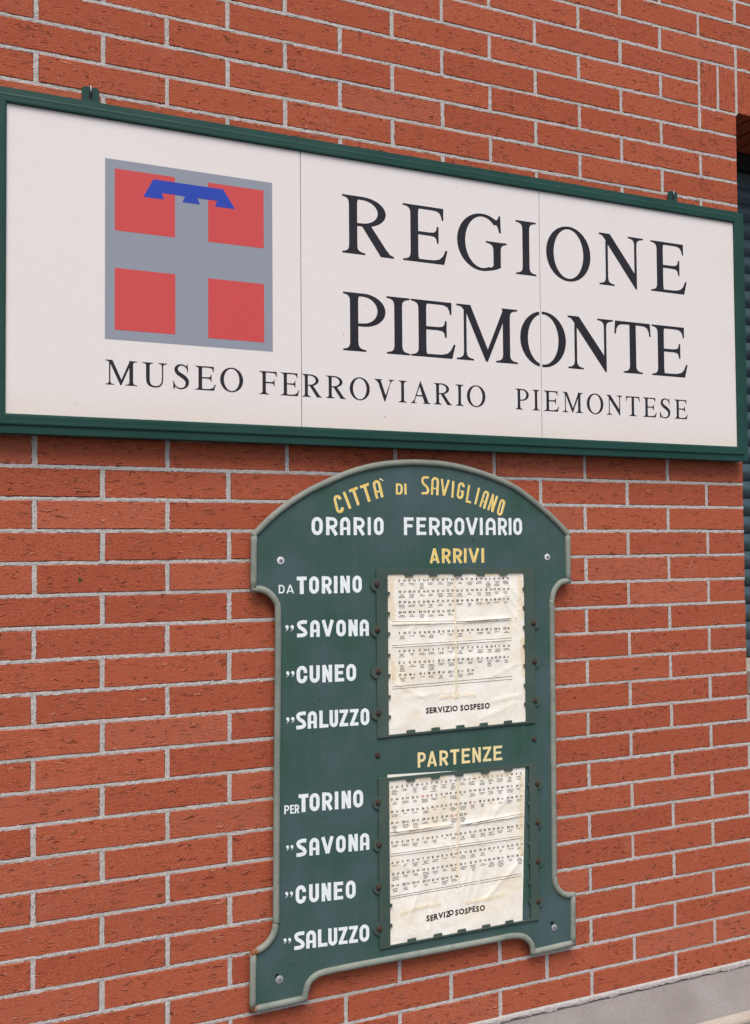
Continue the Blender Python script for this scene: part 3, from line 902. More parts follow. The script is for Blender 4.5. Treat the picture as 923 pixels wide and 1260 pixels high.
mb = MB(); mb.plate(outline, YB, YB+0.0025)
mb.build('board_panel', M_BOARD, board)
mb = MB()
for x in (0.56, 0.84, 1.12):
    for z in (0.4, 0.95):
        mb = MB(); mb.box(x-0.02, x+0.02, YB+0.0026, 0.0, z-0.02, z+0.02); mb.build('wall_spacer', M_RUST, board)
def tube(P2, rad, name, mat, rust0, rust1):
    P = catmull(P2, 5) if len(P2) > 3 else [tuple(a+(b-a)*t/6 for a, b in zip(P2[0], P2[-1])) for t in range(7)]
    nn = 12; V = []; F = []; RU_ = []
    Ls = [0]
    for i in range(1, len(P)): Ls.append(Ls[-1]+math.dist(P[i], P[i-1]))
    for i, p in enumerate(P):
        a, b = P[max(0, i-1)], P[min(len(P)-1, i+1)]
        t = Vector((b[0]-a[0], b[1]-a[1])).normalized(); nr = Vector((-t.y, t.x))
        ext = 0.0
        q = Vector(p)
        if i == 0: q = q-t*0.0045
        if i == len(P)-1: q = q+t*0.0045
        rr = rad*(1+0.03*float(N1(Ls[i]*40, rad*1e4)))
        for j in range(nn):
            an = 2*math.pi*j/nn
            V.append((q.x+nr.x*rr*math.cos(an), YB-0.0008-rr*0.85*math.sin(an), q.y+nr.y*rr*math.cos(an)))
            e = max(0, 1-Ls[i]/0.028)*rust0 if Ls[i] < 0.028 else 0
            e = max(e, max(0, 1-(Ls[-1]-Ls[i])/0.028)*rust1)
            RU_.append(e)
    for i in range(len(P)-1):
        for j in range(nn):
            k = (j+1) % nn; F.append((i*nn+j, i*nn+k, i*nn+nn+k, i*nn+nn+j))
    F.append(tuple(range(nn))); F.append(tuple(range(len(V)-1, len(V)-nn-1, -1)))
    me = pymesh(name, V, F, mat)
    bm = bmesh.new(); bm.from_mesh(me); bmesh.ops.recalc_face_normals(bm, faces=bm.faces); bm.to_mesh(me); bm.free()
    me.polygons.foreach_set('use_smooth', [len(p.vertices) == 4 for p in me.polygons])
    at = me.attributes.new('rust', 'FLOAT', 'POINT'); at.data.foreach_set('value', RU_)
    return link(name, me, board)
R_ = 0.0072
tube(ARC, R_, 'rim_tube', M_RIM, 0.3, 0.1); tube(RU, R_*0.99, 'rim_tube', M_RIM, 0.1, 0.1); tube(RW, R_*1.01, 'rim_tube', M_RIM, 0.1, 0.2)
tube(RF, R_*0.99, 'rim_tube', M_RIM, 0.2, 0.5); tube(RB, R_*0.97, 'rim_tube', M_RIM, 0.6, 0.5); tube(BT, R_*1.0, 'rim_tube', M_RIM, 0.5, 0.6)
tube(LB, R_*0.98, 'rim_tube', M_RIM, 0.5, 1.0); tube(LF, R_*0.99, 'rim_tube', M_RIM, 1.0, 0.9); tube(LW, R_*1.01, 'rim_tube', M_RIM, 1.0, 0.35)
tube(LU, R_*0.99, 'rim_tube', M_RIM, 0.3, 0.35)

def board_word(rects, z0a, z0b, h, mat, stroke, label=None, layer=0):
    mb = MB(); xa_, xb_ = rects[0][1], rects[-1][2]
    for c, x0, x1 in rects:
        xm = (x0+x1)/2; s_ = (xm-xa_)/(xb_-xa_); zb = z0a+(z0b-z0a)*s_; sl_ = (z0b-z0a)/(xb_-xa_)
        G = sans(c, x1-x0, h, stroke)
        print_layers(G, lambda x, z: ((x0+x)/1000, (zb+z+sl_*(x0+x-xm))/1000), YB-0.00015-layer*0.0003, mb)
    o = finish_flat(mb, 'lettering', mat, board)
    if label: o['label'] = label
    return o
board_word([('O', 574.4, 600.7), ('R', 608.5, 636.1), ('A', 641.7, 666.3), ('R', 674.3, 701.6), ('I', 708.8, 716.4), ('O', 724.0, 748.0)], 1130, 1130, 39.6, M_WLET, 8.0, 'white word ORARIO')
board_word([('F', 799.1, 823.7), ('E', 831.2, 856.1), ('R', 863.6, 891.9), ('R', 897.5, 924.5), ('O', 930.2, 956.5), ('V', 960.7, 993.1), ('I', 998.3, 1006.3), ('A', 1014.3, 1041.8), ('R', 1048.2, 1073.5), ('I', 1077.9, 1085.5), ('O', 1090.9, 1115.5)], 1129.8, 1129.8, 40.4, M_WLET, 7.9, 'white word FERROVIARIO')
yw = [('a', 864.5, 889.8), ('R', 896.4, 919.3), ('R', 926.0, 949.7), ('I', 954.9, 961.7), ('V', 967.1, 995.9), ('I', 1001.8, 1009.4)]
board_word(yw, 1065.3, 1065.0, 33.8, M_CLET, 6.8, 'yellow word ARRIVI')
board_word([(c, a+1.1, b+0.3) for c, a, b in yw], 1065.9, 1065.6, 32.8, M_YLET, 4.6, 'yellow word ARRIVI', 1)
pw = [('P', 828.8, 849.9), ('a', 853.1, 877.9), ('R', 884.9, 907.4), ('T', 912.9, 936.5), ('E', 943.1, 965.3), ('N', 971.6, 994.1), ('Z', 999.8, 1022.5), ('E', 1028.6, 1052.2)]
board_word(pw, 606.0, 602.8, 34.2, M_BLET, 6.4, 'pale yellow word PARTENZE')
board_word([('D', 498.2, 511.5), ('a', 515.8, 532.9)], 1005.9, 1005.4, 18.3, M_WLET, 3.2, 'small white word DA')
board_word([('T', 539.5, 562.4), ('O', 568.0, 591.0), ('R', 597.5, 621.4), ('I', 626.2, 634.6), ('N', 641.5, 664.4), ('O', 670.8, 693.3)], 1003.3, 1003.0, 37.6, M_WLET, 8.1, 'white word TORINO, upper list')
board_word([('"', 512.3, 533.7), ('S', 539.5, 563.2), ('A', 569.9, 592.2), ('V', 596.9, 625.4), ('O', 631.2, 654.0), ('N', 660.4, 682.4), ('A', 687.5, 709.7)], 911.5, 907.0, 36.4, M_WLET, 8.0, 'white word SAVONA, upper list')
board_word([('"', 513.6, 534.5), ('C', 537.9, 562.6), ('U', 568.0, 591.6), ('N', 597.6, 620.6), ('E', 627.0, 649.2), ('O', 654.2, 678.0)], 812.8, 809.8, 37.4, M_WLET, 8.1, 'white word CUNEO, upper list')
board_word([('"', 513.1, 534.0), ('S', 536.6, 559.4), ('A', 562.9, 584.3), ('L', 590.0, 611.2), ('U', 613.9, 634.0), ('Z', 637.4, 658.0), ('Z', 662.4, 683.0), ('O', 688.0, 709.2)], 715.5, 711.2, 37.0, M_WLET, 7.8, 'white word SALUZZO, upper list')
board_word([('P', 508.5, 520.0), ('E', 521.8, 531.0), ('R', 532.2, 542.5)], 538.6, 537.2, 18.4, M_WLET, 3.3, 'small white word PER')
board_word([('T', 541.0, 563.7), ('O', 566.3, 589.6), ('R', 595.5, 619.6), ('I', 625.1, 633.4), ('N', 641.3, 663.4), ('O', 668.9, 692.8)], 538.6, 533.4, 38.2, M_WLET, 8.1, 'white word TORINO, lower list')
board_word([('"', 511.8, 529.9), ('S', 535.6, 559.1), ('A', 565.2, 588.2), ('V', 592.9, 621.6), ('O', 627.4, 650.1), ('N', 656.9, 679.3), ('A', 684.4, 707.0)], 446.2, 439.2, 36.8, M_WLET, 8.0, 'white word SAVONA, lower list')
board_word([('"', 509.2, 528.6), ('C', 533.3, 557.0), ('U', 564.1, 586.8), ('N', 593.0, 615.0), ('E', 621.3, 643.4), ('O', 649.7, 673.3)], 348.0, 339.0, 38.6, M_WLET, 8.1, 'white word CUNEO, lower list')
board_word([('"', 504.9, 523.7), ('S', 529.6, 553.3), ('A', 556.7, 579.3), ('L', 583.9, 605.6), ('U', 607.8, 628.9), ('Z', 632.2, 653.2), ('Z', 656.6, 677.8), ('O', 681.7, 705.3)], 252.5, 241.0, 37.2, M_WLET, 7.8, 'white word SALUZZO, lower list')
# arched line
for word, items in (('CITTA', [('C', 633.7, 1217.8, 644.0, 1178.5, 18), ('I', 652.0, 1225.1, 667.0, 1188.7, 7), ('T', 673.5, 1233.6, 687.3, 1196.6, 22), ('T', 700.6, 1242.7, 714.0, 1204.6, 22), ('A', 729.5, 1252.3, 739.3, 1213.0, 19), ('`', 742.0, 1257.5, 746.5, 1250.3, 5)]),
                    ('DI', [('D', 788.6, 1246.4, 788.2, 1221.0, 16.5), ('I', 804.2, 1246.4, 804.5, 1221.6, 5.6)]),
                    ('SAVIGLIANO', [('S', 854.8, 1264.1, 855.2, 1222.6, 19), ('A', 881.4, 1262.8, 879.0, 1221.5, 19), ('V', 907.6, 1258.0, 903.4, 1219.4, 23), ('I', 929.0, 1254.8, 925.7, 1216.3, 7), ('G', 951.6, 1251.8, 944.5, 1213.4, 17), ('L', 975.5, 1245.5, 967.5, 1204.6, 14), ('I', 998.0, 1239.8, 987.0, 1201.2, 6), ('A', 1019.5, 1233.0, 1005.0, 1193.5, 16), ('N', 1041.9, 1223.9, 1027.0, 1186.1, 16.5), ('O', 1063.6, 1213.7, 1051.3, 1176.0, 15)])):
    for layer, (mat, sw, sh_) in enumerate(((M_CLET, 6.0, -0.4), (M_YLET, 4.3, 0.35))):
        mb = MB()
        for c, xt, zt, xb2, zb2, wd in items:
            if c == '`' and layer: continue
            up = Vector((xt-xb2, zt-zb2)); H = up.length; up.normalize(); rt = Vector((up.y, -up.x))
            if c == '`':
                G = sans(c, wd, H, sw)
            else: G = sans(c, wd, H, sw*(0.8 if word == 'DI' else 0.88 if word == 'SAVIGLIANO' else 1))
            ox_, oz_ = xb2, zb2
            print_layers(G, lambda x, z: ((ox_+rt.x*(x-wd/2+sh_)+up.x*z)/1000, (oz_+rt.y*(x-wd/2+sh_)+up.y*z)/1000), YB-0.00015-layer*0.0003, mb)
        o = finish_flat(mb, 'lettering', mat, board)
        o['label'] = 'yellow arched word '+word

# fixing screws
for i, (x, z, rr) in enumerate(((502.9, 1075.6, 8.4), (1186.5, 1076.3, 8.0), (495.9, 195.5, 8.4), (1192.6, 193.1, 7.8))):
    x /= 1000; z /= 1000; rr /= 1000
    mb = MB(); mb.dome(x, z, YB-0.0001, rr, 0.0014, 20, 3, 0.72)
    sc_ = mb.build('screw', M_WASH if i < 2 else M_STEEL, board, False)
    mb = MB(); mb.dome(x+0.0004, z, YB-0.0013, rr*0.52, 0.0014, 14, 3, 0.6); mb.build('screw_head', M_SHEAD, sc_, False)
    mb = MB(); mb.plate([(x+0.0004+0.0015*math.cos(a), z+0.0015*math.sin(a)) for a in (0.5, 2.6, 4.7)], YB-0.0032, YB-0.0028); mb.build('screw_recess', M_HOLE, sc_)
for x, z, rr in ((0.4908, 0.2040, 0.0046), (1.1866, 0.2050, 0.0052)):
    mb = MB(); mb.plate([(x+rr*math.cos(a*math.pi/8), z+rr*math.sin(a*math.pi/8)) for a in range(16)], YB-0.0004, YB-0.0001); mb.build('old_screw_hole', M_HOLE, board)

# paper holders: punched metal frames riveted to the board
YH = -0.0262
def holder(x0, x1, z0, z1, ix0, ix1, tz, bz, topteeth, botteeth, lt, rt_, rivL, rivR, slope, label, edge_w=0.0):
    """slope: (dz over width) drop of the top and the bottom bar to the right"""
    def zt(x): return z1+slope[0]*(x-x0)/(x1-x0)
    def zb(x): return z0+slope[1]*(x-x0)/(x1-x0)
    m1 = MB()
    m1.plate([(x0, zb(x0)), (ix0, zb(ix0)), (ix0, zt(ix0)), (x0, zt(x0))], YH, YB-0.0022)
    m1.plate([(ix1, zb(ix1)), (x1, zb(x1)), (x1, zt(x1)), (ix1, zt(ix1))], YH-0.0002, YB-0.0022)
    m1.plate([(ix0-0.001, zt(ix0)-tz), (ix1+0.001, zt(ix1)-tz), (ix1+0.001, zt(ix1)-0.0004), (ix0-0.001, zt(ix0)-0.0004)], YH+0.0004, YB-0.0022)
    m1.plate([(ix0-0.001, zb(ix0)+0.0004), (ix1+0.001, zb(ix1)+0.0004), (ix1+0.001, zb(ix1)+bz), (ix0-0.001, zb(ix0)+bz)], YH+0.0004, YB-0.0022)
    h = m1.build('paper_holder', M_HOLD, board)
    h['label'] = label
    bv = h.modifiers.new('b', 'BEVEL'); bv.width = 0.0006; bv.segments = 1
    def tooth(pts, y):
        q = MB(); q.plate(pts, y-0.0014, y+0.0006)
        q.build('tooth', M_HOLD, h)
    for x in topteeth:
        x /= 1000; z = zt(x)-tz; j = rng.uniform(-.001, .001)
        tooth([(x-0.0118+j, z+0.002), (x-0.0100+j, z-0.0048), (x+0.0098+j, z-0.0054), (x+0.0116+j, z+0.002)], YH+0.0010)
    for x in botteeth:
        x /= 1000; z = zb(x)+bz; j = rng.uniform(-.001, .001)
        tooth([(x-0.0116+j, z-0.002), (x-0.0102+j, z+0.0064), (x+0.0100+j, z+0.0068), (x+0.0116+j, z-0.002)], YH+0.0010)
    for z in lt:
        z /= 1000; tooth([(ix0-0.002, z-0.0038), (ix0+0.0048, z-0.0034), (ix0+0.0048, z+0.0036), (ix0-0.002, z+0.0040)], YH+0.0008)
    for z in rt_:
        z /= 1000; tooth([(ix1+0.002, z-0.0038), (ix1-0.0046, z-0.0034), (ix1-0.0046, z+0.0036), (ix1+0.002, z+0.0040)], YH+0.0008)
    for side, L in ((-1, rivL), (1, rivR)):
        for x, z, ear in L:
            x /= 1000; z /= 1000
            if ear:
                q = MB(); er = 0.0138
                cx_ = x0-0.0005 if side < 0 else x1+0.0005
                pts = [(cx_+er*math.cos(a), z-0.001+er*math.sin(a)) for a in [math.pi/2*(1+i/6) if side < 0 else -math.pi/2+math.pi/12*i for i in (range(0, 13))]]
                if side < 0: pts = [(cx_+er*math.cos(math.pi/2+math.pi*i/12), z-0.001+er*math.sin(math.pi/2+math.pi*i/12)) for i in range(13)]
                q.plate(pts, YH+0.0003, YB-0.0021)
                q.build('rivet_lug', M_HOLD, h)
            q = MB(); q.dome(x, z, (YH-0.0002) if ear else (YB-0.0001), 0.0064, 0.0048, 12, 3, 0.25)
            q.build('rivet', M_RUST, h, True)
            
holder(0.7268, 1.1446, 0.6808, 1.0545, 0.7550, 1.1170, 0.0120, 0.0052, (808, 871.7, 935, 996.8, 1060.5), (809.8, 872.8, 936.9, 1000.7, 1066),
       (999.4, 954.7, 909.6, 862, 816.8, 769.9, 725.5), (1001.8, 957.9, 910.8, 866.5, 820.1, 773.9, 729.5),
       [(727.6, 1021, 1), (728.2, 919.3, 1), (729.6, 828.1, 1), (729.4, 736.6, 1), (728, 643.2, 0)],
       [(1141.3, 1020.1, 0), (1140.5, 919.9, 1), (1142.0, 828.2, 1), (1142.6, 735.9, 1), (1141.3, 644.2, 0)], (-0.003, 0.002), 'upper punched metal frame under ARRIVI')
holder(0.7286, 1.1470, 0.2205, 0.5925, 0.7545, 1.1235, 0.0075, 0.0045, (808, 872.8, 934.3, 1002.8, 1067), (807.9, 873.7, 935.7, 1001.8, 1065),
       (312, 268), (539.5, 495.9, 448.9, 401.8, 357.1, 309.8, 266.2),
       [(726.3, 541, 1), (728.1, 448.5, 1), (726.5, 355.8, 1), (727.3, 266.1, 1)],
       [(1145.6, 539.8, 1), (1145.6, 449, 1), (1144.8, 357.7, 1), (1144.3, 263.8, 1)], (-0.004, 0.0), 'lower punched metal frame under PARTENZE')

# ------------------------------------------------------------------ timetable sheets
def text_tris(ch, cache={}):
    if ch not in cache:
        cu = bpy.data.curves.new('t', 'FONT'); cu.body = ch; cu.resolution_u = 2; cu.size = 1.0; cu.offset = 0.040
        ob = bpy.data.objects.new('t', cu); COL.objects.link(ob)
        bpy.context.view_layer.update()
        me = bpy.data.meshes.new_from_object(ob.evaluated_get(bpy.context.evaluated_depsgraph_get()))
        vs = [(v.co.x, v.co.y) for v in me.vertices]; fs = [tuple(p.vertices) for p in me.polygons]
        bpy.data.objects.remove(ob); bpy.data.curves.remove(cu); bpy.data.meshes.remove(me)
        xs_ = [v[0] for v in vs] or [0, 0.3]
        cache[ch] = (vs, fs, min(xs_), max(xs_))
    return cache[ch]

AMP = 1.6
def wrinkle_field(seed, x0, x1, z0, z1, creases):
    n1, n2 = vnoise(seed), vnoise(seed+5)
    def h(x, z):
        x = np.asarray(x, float); z = np.asarray(z, float)
        v = 0.0012*n1(x*14, z*9)+0.0007*n2(x*45+0.4*n1(x*20, z*20), z*22)+0.0002*n1(x*70+z*60, z*70-x*40)
        for (ax, az, bx, bz, amp, wid) in creases:
            dx, dz = bx-ax, bz-az; L = math.hypot(dx, dz)
            s = ((x-ax)*dx+(z-az)*dz)/L/L
            d = ((x-ax)*dz-(z-az)*dx)/L+0.0012*n2(s*9, amp*1e4)
            fall = np.clip(np.minimum(s, 1-s)*6+0.2, 0, 1)
            v = v+amp*AMP*np.exp(-np.abs(d)/wid)*fall
        ed = np.minimum(np.minimum(x-x0, x1-x), np.minimum(z-z0, z1-z))
        v = v*np.clip(ed/0.02, 0.05, 1)
        return np.clip(v, -0.0008, 0.0036)
    return h

YS = YB-0.0014
def sheet(name, corners, fld, label, seedrow):
    """corners TL TR BR BL in metres"""
    TL, TR, BR, BL = [Vector(c) for c in corners]
    n = 96; V = []; F = []
    for j in range(n+1):
        v = j/n
        for i in range(n+1):
            u = i/n
            p = (TL*(1-u)+TR*u)*(1-v)+(BL*(1-u)+BR*u)*v
            V.append((p.x, 0, p.y))
    A = np.array(V); A[:, 1] = YS-fld(A[:, 0], A[:, 2])
    F = [(j*(n+1)+i, (j+1)*(n+1)+i, (j+1)*(n+1)+i+1, j*(n+1)+i+1) for j in range(n) for i in range(n)]
    me = pymesh(name, A.tolist(), F, M_PAPER, True)
    o = link(name, me)
    return tag(o, label, 'timetable', 'printed timetable sheets on the green board')

def lay(V, F, fld, name, mat, parent, lift):
    A = np.array(V); yy = YS-fld(A[:, 0], A[:, 1])-lift
    me = pymesh(name, np.stack([A[:, 0], yy, A[:, 1]], 1).tolist(), F, mat)
    return link(name, me, parent)

class Ink:
    def __init__(s): s.V = []; s.F = []
    def text(s, body, x, z, h, slope=0.0, sp=1.0, jit=0.0, bold=1):
        """left aligned text, cap height h, returns width"""
        k = h/0.70; cx = x
        for ch in body:
            if ch == ' ': cx += 0.30*k*sp; continue
            vs, fs, a, b = text_tris(ch)
            if ch == 'V': cx -= 0.09*k
            n = len(s.V); dz = slope*(cx-x)+(rng.uniform(-jit, jit) if jit else 0)
            s.V += [(cx+(vx-a)*k, z+dz+vy*k) for vx, vy in vs]; s.F += [tuple(i+n for i in f) for f in fs]
            cx += (b-a+0.085*sp)*k
        return cx-x
    def bar(s, x0, z0, x1, z1, t, seg=1):
        for q in range(seg):
            a, b = q/seg, (q+1)/seg
            n = len(s.V)
            xa_, xb_ = x0+(x1-x0)*a, x0+(x1-x0)*b; za, zb_ = z0+(z1-z0)*a, z0+(z1-z0)*b
            s.V += [(xa_, za-t/2), (xb_, zb_-t/2), (xb_, zb_+t/2), (xa_, za+t/2)]; s.F.append((n, n+1, n+2, n+3))

def timetable(sh, fld, cols, rows, lines, servizio, slope, xref, redset=(), zdrift=None):
    big, fine, red = Ink(), Ink(), Ink()
    for ri, (z, entries) in enumerate(rows):
        for ci, e in enumerate(entries):
            if not e: continue
            hh, mm_ = e.split()
            x = cols[ci]+rng.uniform(-0.6, 0.6); zz = z+slope*(x-xref)+rng.uniform(-0.5, 0.5)
            ink = red if (ri, ci) in redset else big
            x = x/1000; zz = zz/1000
            wd = 0.0075 if len(hh) == 2 else 0.0035
            big_h = 0.0052
            ink.text(hh, x-0.0086, zz-0.002, big_h, slope, 1.0)
            ink.text(mm_, x+0.0030, zz-0.0017, 0.0042, slope, 1.2)
            nl = rng.choice((2, 2, 3, 3, 4, 5) if ri % 3 == 0 else (1, 2, 2, 3, 3))
            for q in range(nl):
                zq = zz-0.0064-q*0.0031
                wl = rng.uniform(0.007, 0.017); xq = x-wl/2+rng.uniform(-.001, .001)
                while wl > 0.001:
                    d = rng.uniform(0.0012, 0.0048); d = min(d, wl)
                    fine.bar(xq, zq+slope*(xq-x), xq+d, zq+slope*(xq+d-x), 0.0014)
                    xq += d+0.0007; wl -= d+0.0007
    for x0, z0, x1, z1 in lines:
        big.bar(x0/1000, z0/1000, x1/1000, z1/1000, 0.0009, 40)
    for body, x, z, h, sl_, jit in servizio:
        big.text(body, x/1000, z/1000, h/1000, sl_, 0.9, jit)
    tag(lay(big.V, big.F, fld, 'printed_times', M_PRINT, sh, 0.00035), kind='stuff')
    tag(lay(fine.V, fine.F, fld, 'fine_print', M_FINE, sh, 0.00030), kind='stuff')
    if red.V: tag(lay(red.V, red.F, fld, 'red_times', M_REDPR, sh, 0.00040), kind='stuff')

def tape(sh, fld, pts, wid, lift=0.0007, name='tape'):
    P = []
    for (a, b) in zip(pts, pts[1:]):
        for i in range(14):
            t = i/14; P.append((a[0]+(b[0]-a[0])*t, a[1]+(b[1]-a[1])*t))
    P.append(pts[-1])
    V, F = [], []
    for i, p in enumerate(P):
        a, b = P[max(0, i-1)], P[min(len(P)-1, i+1)]
        t = Vector((b[0]-a[0], b[1]-a[1])).normalized(); nr = Vector((-t.y, t.x))*(wid/2*(1+0.18*float(N1(i*0.7, pts[0][0]))))
        V += [((p[0]+nr.x)/1000, (p[1]+nr.y)/1000), ((p[0]-nr.x)/1000, (p[1]-nr.y)/1000)]
        if i: F.append((2*i-2, 2*i-1, 2*i+1, 2*i))
    lay(V, F, fld, name, M_TAPE, sh, lift)

# upper sheet: arrivals
c1 = [(0.757, 0.9300, 0.925, 0.9290, 0.0022, 0.0030), (0.935, 0.9285, 1.08, 0.9330, 0.0022, 0.0030), (0.760, 0.8790, 1.085, 0.8800, 0.0010, 0.004),
      (0.880, 0.8500, 1.06, 0.8420, 0.0011, 0.010), (1.06, 1.035, 1.115, 0.965, 0.0010, 0.003), (1.055, 1.010, 1.115, 0.935, 0.0010, 0.003), (1.05, 0.99, 1.110, 0.915, 0.0009, 0.003),
      (0.99, 0.97, 1.08, 0.99, 0.0008, 0.004), (0.77, 0.80, 0.86, 0.755, 0.0009, 0.004), (0.78, 0.90, 0.83, 0.925, 0.0009, 0.003), (1.00, 0.79, 1.11, 0.83, 0.0008, 0.004), (1.02, 0.742, 1.11, 0.752, 0.0010, 0.004),
      (0.93, 0.69, 0.926, 1.03, 0.0008, 0.002), (0.83, 1.03, 0.80, 0.98, 0.0008, 0.003), (0.88, 0.97, 0.85, 0.92, 0.0008, 0.003), (0.97, 1.03, 1.0, 0.96, 0.0008, 0.004),
      (0.79, 0.765, 0.93, 0.77, 0.0007, 0.004), (0.98, 0.70, 1.10, 0.735, 0.0008, 0.006)]
f1 = wrinkle_field(11, 0.750, 1.119, 0.684, 1.046, c1)
sh1 = sheet('timetable_sheet', [(0.7535, 1.0425), (1.1166, 1.0440), (1.1230, 0.6862), (0.7545, 0.6850)], f1, 'wrinkled arrivals timetable reading SERVIZIO SOSPESO in the upper frame', 0)
cols1 = [791.7, 817, 842.8, 865.4, 891.4, 916.9, 941.7, 967.7, 994.0, 1019.2, 1042.4, 1066.7]
rows1 = [(1027.0, ['5 40', '6 02', '7 34', '6 46', '6 53', '7 02', '7 34', '7 35', '8 07', '8 11', '8 31', '8 46']),
         (1002, ['10 07', '10 39', '11 46', '11 00', '11 43', '12 00', '12 10', '12 46', '13 12', '13 40', '14 00', '14 39']),
         (978.5, ['15 40', '16 03', '11 39', '16 46', '17 03', '17 46', '18 00', '18 36', '18 37', '18 41', '19 02', '19 34']),
         (955.5, ['20 35', '20 31', '20 46', '21 02', '21 46', '22 03', '', '', '', '', '', '']),
         (909.5, ['6 05', '7 34', '8 36', '10 05', '13 12', '14 34', '16 05', '18 09', '18 35', '18 31', '20 18', '20 35']),
         (869, ['4 00', '8 11', '5 44', '6 11', '7 11', '7 22', '7 20', '7 12', '8 11', '8 30', '9 11', '8 26']),
         (843, ['11 11', '11 26', '11 52', '12 11', '12 11', '13 30', '13 53', '14 11', '15 11', '15 30', '15 55', '16 11']),
         (816, ['17 00', '18 11', '19 11', '18 39', '19 52', '20 11', '21 11', '21 55', '', '', '', ''])]
sk = [(0, -3), ]
timetable(sh1, f1, cols1, rows1, [(766, 936, 925, 932.5), (766, 928.0, 925, 926.5), (930, 930, 1081, 933), (930, 926.5, 1081, 928.0), (766, 883, 1081, 886.5), (766, 878.2, 1081, 881.0),
          (766, 791.5, 1081, 796.5), (766, 786.5, 1081, 789.5), (1092, 933, 1098, 933)],
          [('SERVIZIO SOSPESO', 850, 726.0, 12.4, 0.0005, 0)], 0.0, 768)
tape(sh1, f1, [(929, 1036), (928, 960), (930, 880), (930, 752)], 9)
tape(sh1, f1, [(764, 1036), (764, 985), (766, 940)], 17)
tape(sh1, f1, [(768, 850), (769, 800)], 8)
tape(sh1, f1, [(1107, 1034), (1108, 930)], 13); tape(sh1, f1, [(1111, 885), (1113, 795)], 12)
tape(sh1, f1, [(982, 1037), (1062, 1038)], 8)
tape(sh1, f1, [(780, 1037), (850, 1034), (905, 1034)], 7)
tape(sh1, f1, [(766, 931.5), (840, 930.5), (880, 928)], 3.5)
tape(sh1, f1, [(950, 928), (985, 926), (1045, 929)], 4)
tape(sh1, f1, [(884, 759.5), (905, 761), (930, 760), (955, 761.5), (982, 760)], 7, 0.0022, 'glue_strip')

# lower sheet: departures
c2 = [(0.757, 0.4690, 0.92, 0.4690, 0.0024, 0.0030), (0.935, 0.4660, 1.11, 0.4700, 0.0024, 0.0032), (0.756, 0.4200, 1.11, 0.4150, 0.0010, 0.004), (0.925, 0.58, 0.93, 0.28, 0.0012, 0.002),
      (1.02, 0.48, 1.105, 0.555, 0.0011, 0.003), (0.99, 0.44, 1.02, 0.50, 0.0010, 0.003), (1.07, 0.52, 1.02, 0.47, 0.0010, 0.003), (0.99, 0.28, 1.10, 0.365, 0.0014, 0.003),
      (0.955, 0.38, 0.935, 0.28, 0.0010, 0.003), (0.98, 0.39, 0.95, 0.29, 0.0010, 0.004), (1.00, 0.38, 0.97, 0.28, 0.0009, 0.004), (0.83, 0.34, 0.80, 0.27, 0.0009, 0.004), (0.87, 0.33, 0.85, 0.23, 0.0009, 0.004),
      (0.89, 0.33, 0.90, 0.24, 0.0008, 0.005), (0.80, 0.56, 0.77, 0.50, 0.0008, 0.003), (0.85, 0.52, 0.82, 0.47, 0.0008, 0.003), (0.89, 0.44, 0.92, 0.40, 0.0009, 0.003), (1.0, 0.57, 0.97, 0.50, 0.0008, 0.004),
      (0.78, 0.40, 0.84, 0.36, 0.0009, 0.003), (0.96, 0.46, 1.0, 0.41, 0.0010, 0.003)]
f2 = wrinkle_field(31, 0.748, 1.113, 0.222, 0.592, c2)
sh2 = sheet('timetable_sheet', [(0.7520, 0.5980), (1.1150, 0.5815), (1.1020, 0.2235), (0.7530, 0.2240)], f2, 'creased departures timetable with taped cracks in the lower frame', 0)
cols2 = [769.0, 795.4, 820.7, 846.2, 870.6, 895.2, 918.9, 943.8, 969.3, 995.8, 1019.5, 1044.6, 1070.8, 1096.1]
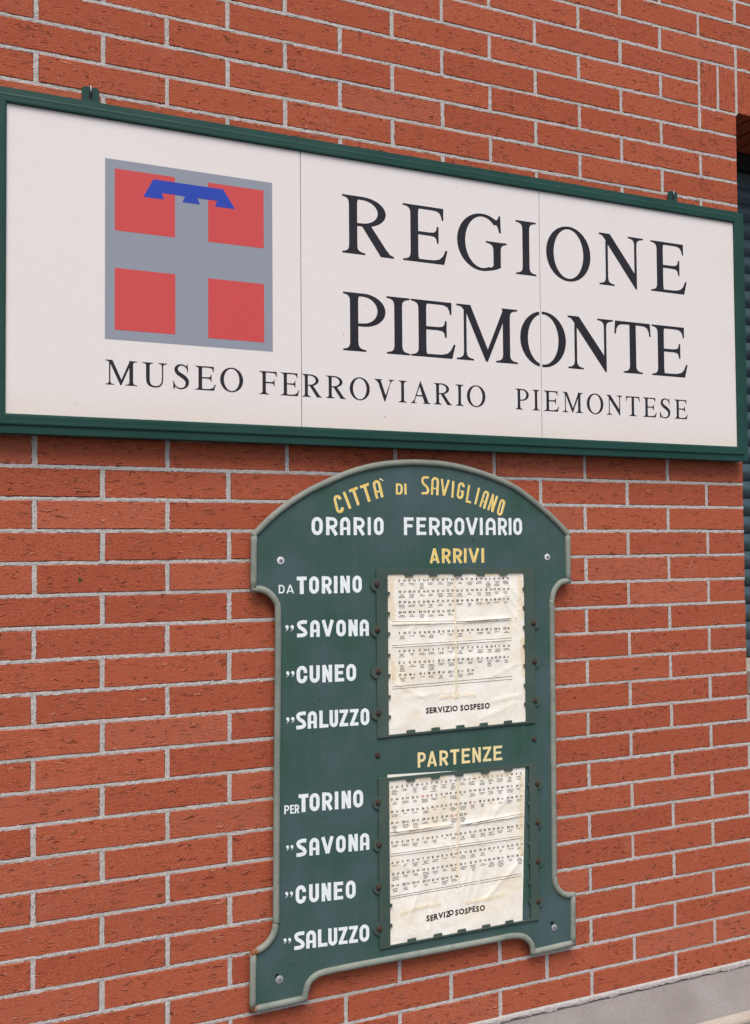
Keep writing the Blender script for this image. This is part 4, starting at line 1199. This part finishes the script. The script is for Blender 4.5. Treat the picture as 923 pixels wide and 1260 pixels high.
rows2 = [(568.5, ['4 34', '5 12', '5 38', '6 12', '7 34', '7 12', '7 34', '7 34', '7 40', '7 39', '8 12', '8 12', '8 38', '9 12']),
         (541, ['9 40', '9 39', '10 12', '10 38', '11 12', '11 40', '11 34', '12 12', '12 34', '13 12', '13 40', '13 38', '14 12', '14 40']),
         (514.5, ['15 12', '15 40', '15 39', '16 12', '16 34', '17 12', '17 40', '17 38', '18 12', '18 12', '18 38', '19 12', '19 38', '19 40']),
         (490, ['19 34', '20 12', '20 35', '20 40', '21 12', '21 40', '22 03', '22 38', '', '', '', '', '', '']),
         (447, ['6 34', '6 34', '7 03', '7 34', '8 12', '11 03', '11 02', '13 03', '11 03', '17 03', '19 03', '19 31', '20 35', '21 03']),
         (403, ['5 47', '6 02', '6 47', '7 47', '8 03', '8 12', '8 47', '9 47', '10 03', '10 31', '10 47', '11 47', '12 03', '12 47']),
         (378, ['12 47', '13 47', '14 03', '14 31', '14 47', '15 02', '16 01', '16 31', '16 47', '17 47', '18 03', '18 31', '18 39', '18 47']),
         (352, ['19 47', '20 03', '20 47', '20 47', '21 47', '22 02', '0 38', '', '', '', '', '', '', ''])]
timetable(sh2, f2, cols2, rows2, [(757, 470, 920, 470), (757, 462.5, 918, 463), (936, 466, 1106, 473), (936, 462, 1106, 466), (757, 423, 1106, 421), (757, 418.2, 1106, 416.2), (757, 329.5, 1100, 334), (757, 325, 1100, 328.5)],
          [('SERVIZ', 846, 262.0, 12.4, 0.05, 0.0007), ('O', 904, 266.0, 11.6, 0.0, 0), ('SOSPESO', 921, 263.5, 12.2, 0.02, 0.0010)], -0.004, 768, {(1, 3), (3, 6), (2, 8)})
tape(sh2, f2, [(932, 574), (931, 500), (930, 420), (928, 332)], 9)
tape(sh2, f2, [(1104, 566), (1103, 470), (1101, 375)], 13)
tape(sh2, f2, [(800, 580), (900, 577)], 9); tape(sh2, f2, [(968, 572), (1075, 569)], 10)
tape(sh2, f2, [(770, 468.5), (850, 468), (915, 471)], 3.5); tape(sh2, f2, [(955, 464), (1000, 463), (1060, 468)], 3.5)
tape(sh2, f2, [(780, 288), (815, 296), (850, 297), (885, 296)], 7, 0.0022, 'glue_strip')
tape(sh2, f2, [(948, 289), (985, 289), (1020, 291), (1052, 294)], 8, 0.0022, 'glue_strip')
tape(sh2, f2, [(757, 569), (758, 500)], 5)

# ------------------------------------------------------------------ moss tuft on a brick
mb = MB(); r2 = random.Random(5)
for i in range(34):
    a = r2.uniform(0, 2*math.pi); d = abs(r2.gauss(0, 0.0028)); x = 0.0867+d*math.cos(a); z = 1.0410+d*1.2*math.sin(a); rr = r2.uniform(0.0009, 0.0020)
    mb.dome(x, z, 0.0005, rr, rr*1.2, 6, 2)
tag(mb.build('moss_tuft', M_MOSS), 'tiny green moss tuft growing on a brick left of the timetable board', 'moss')
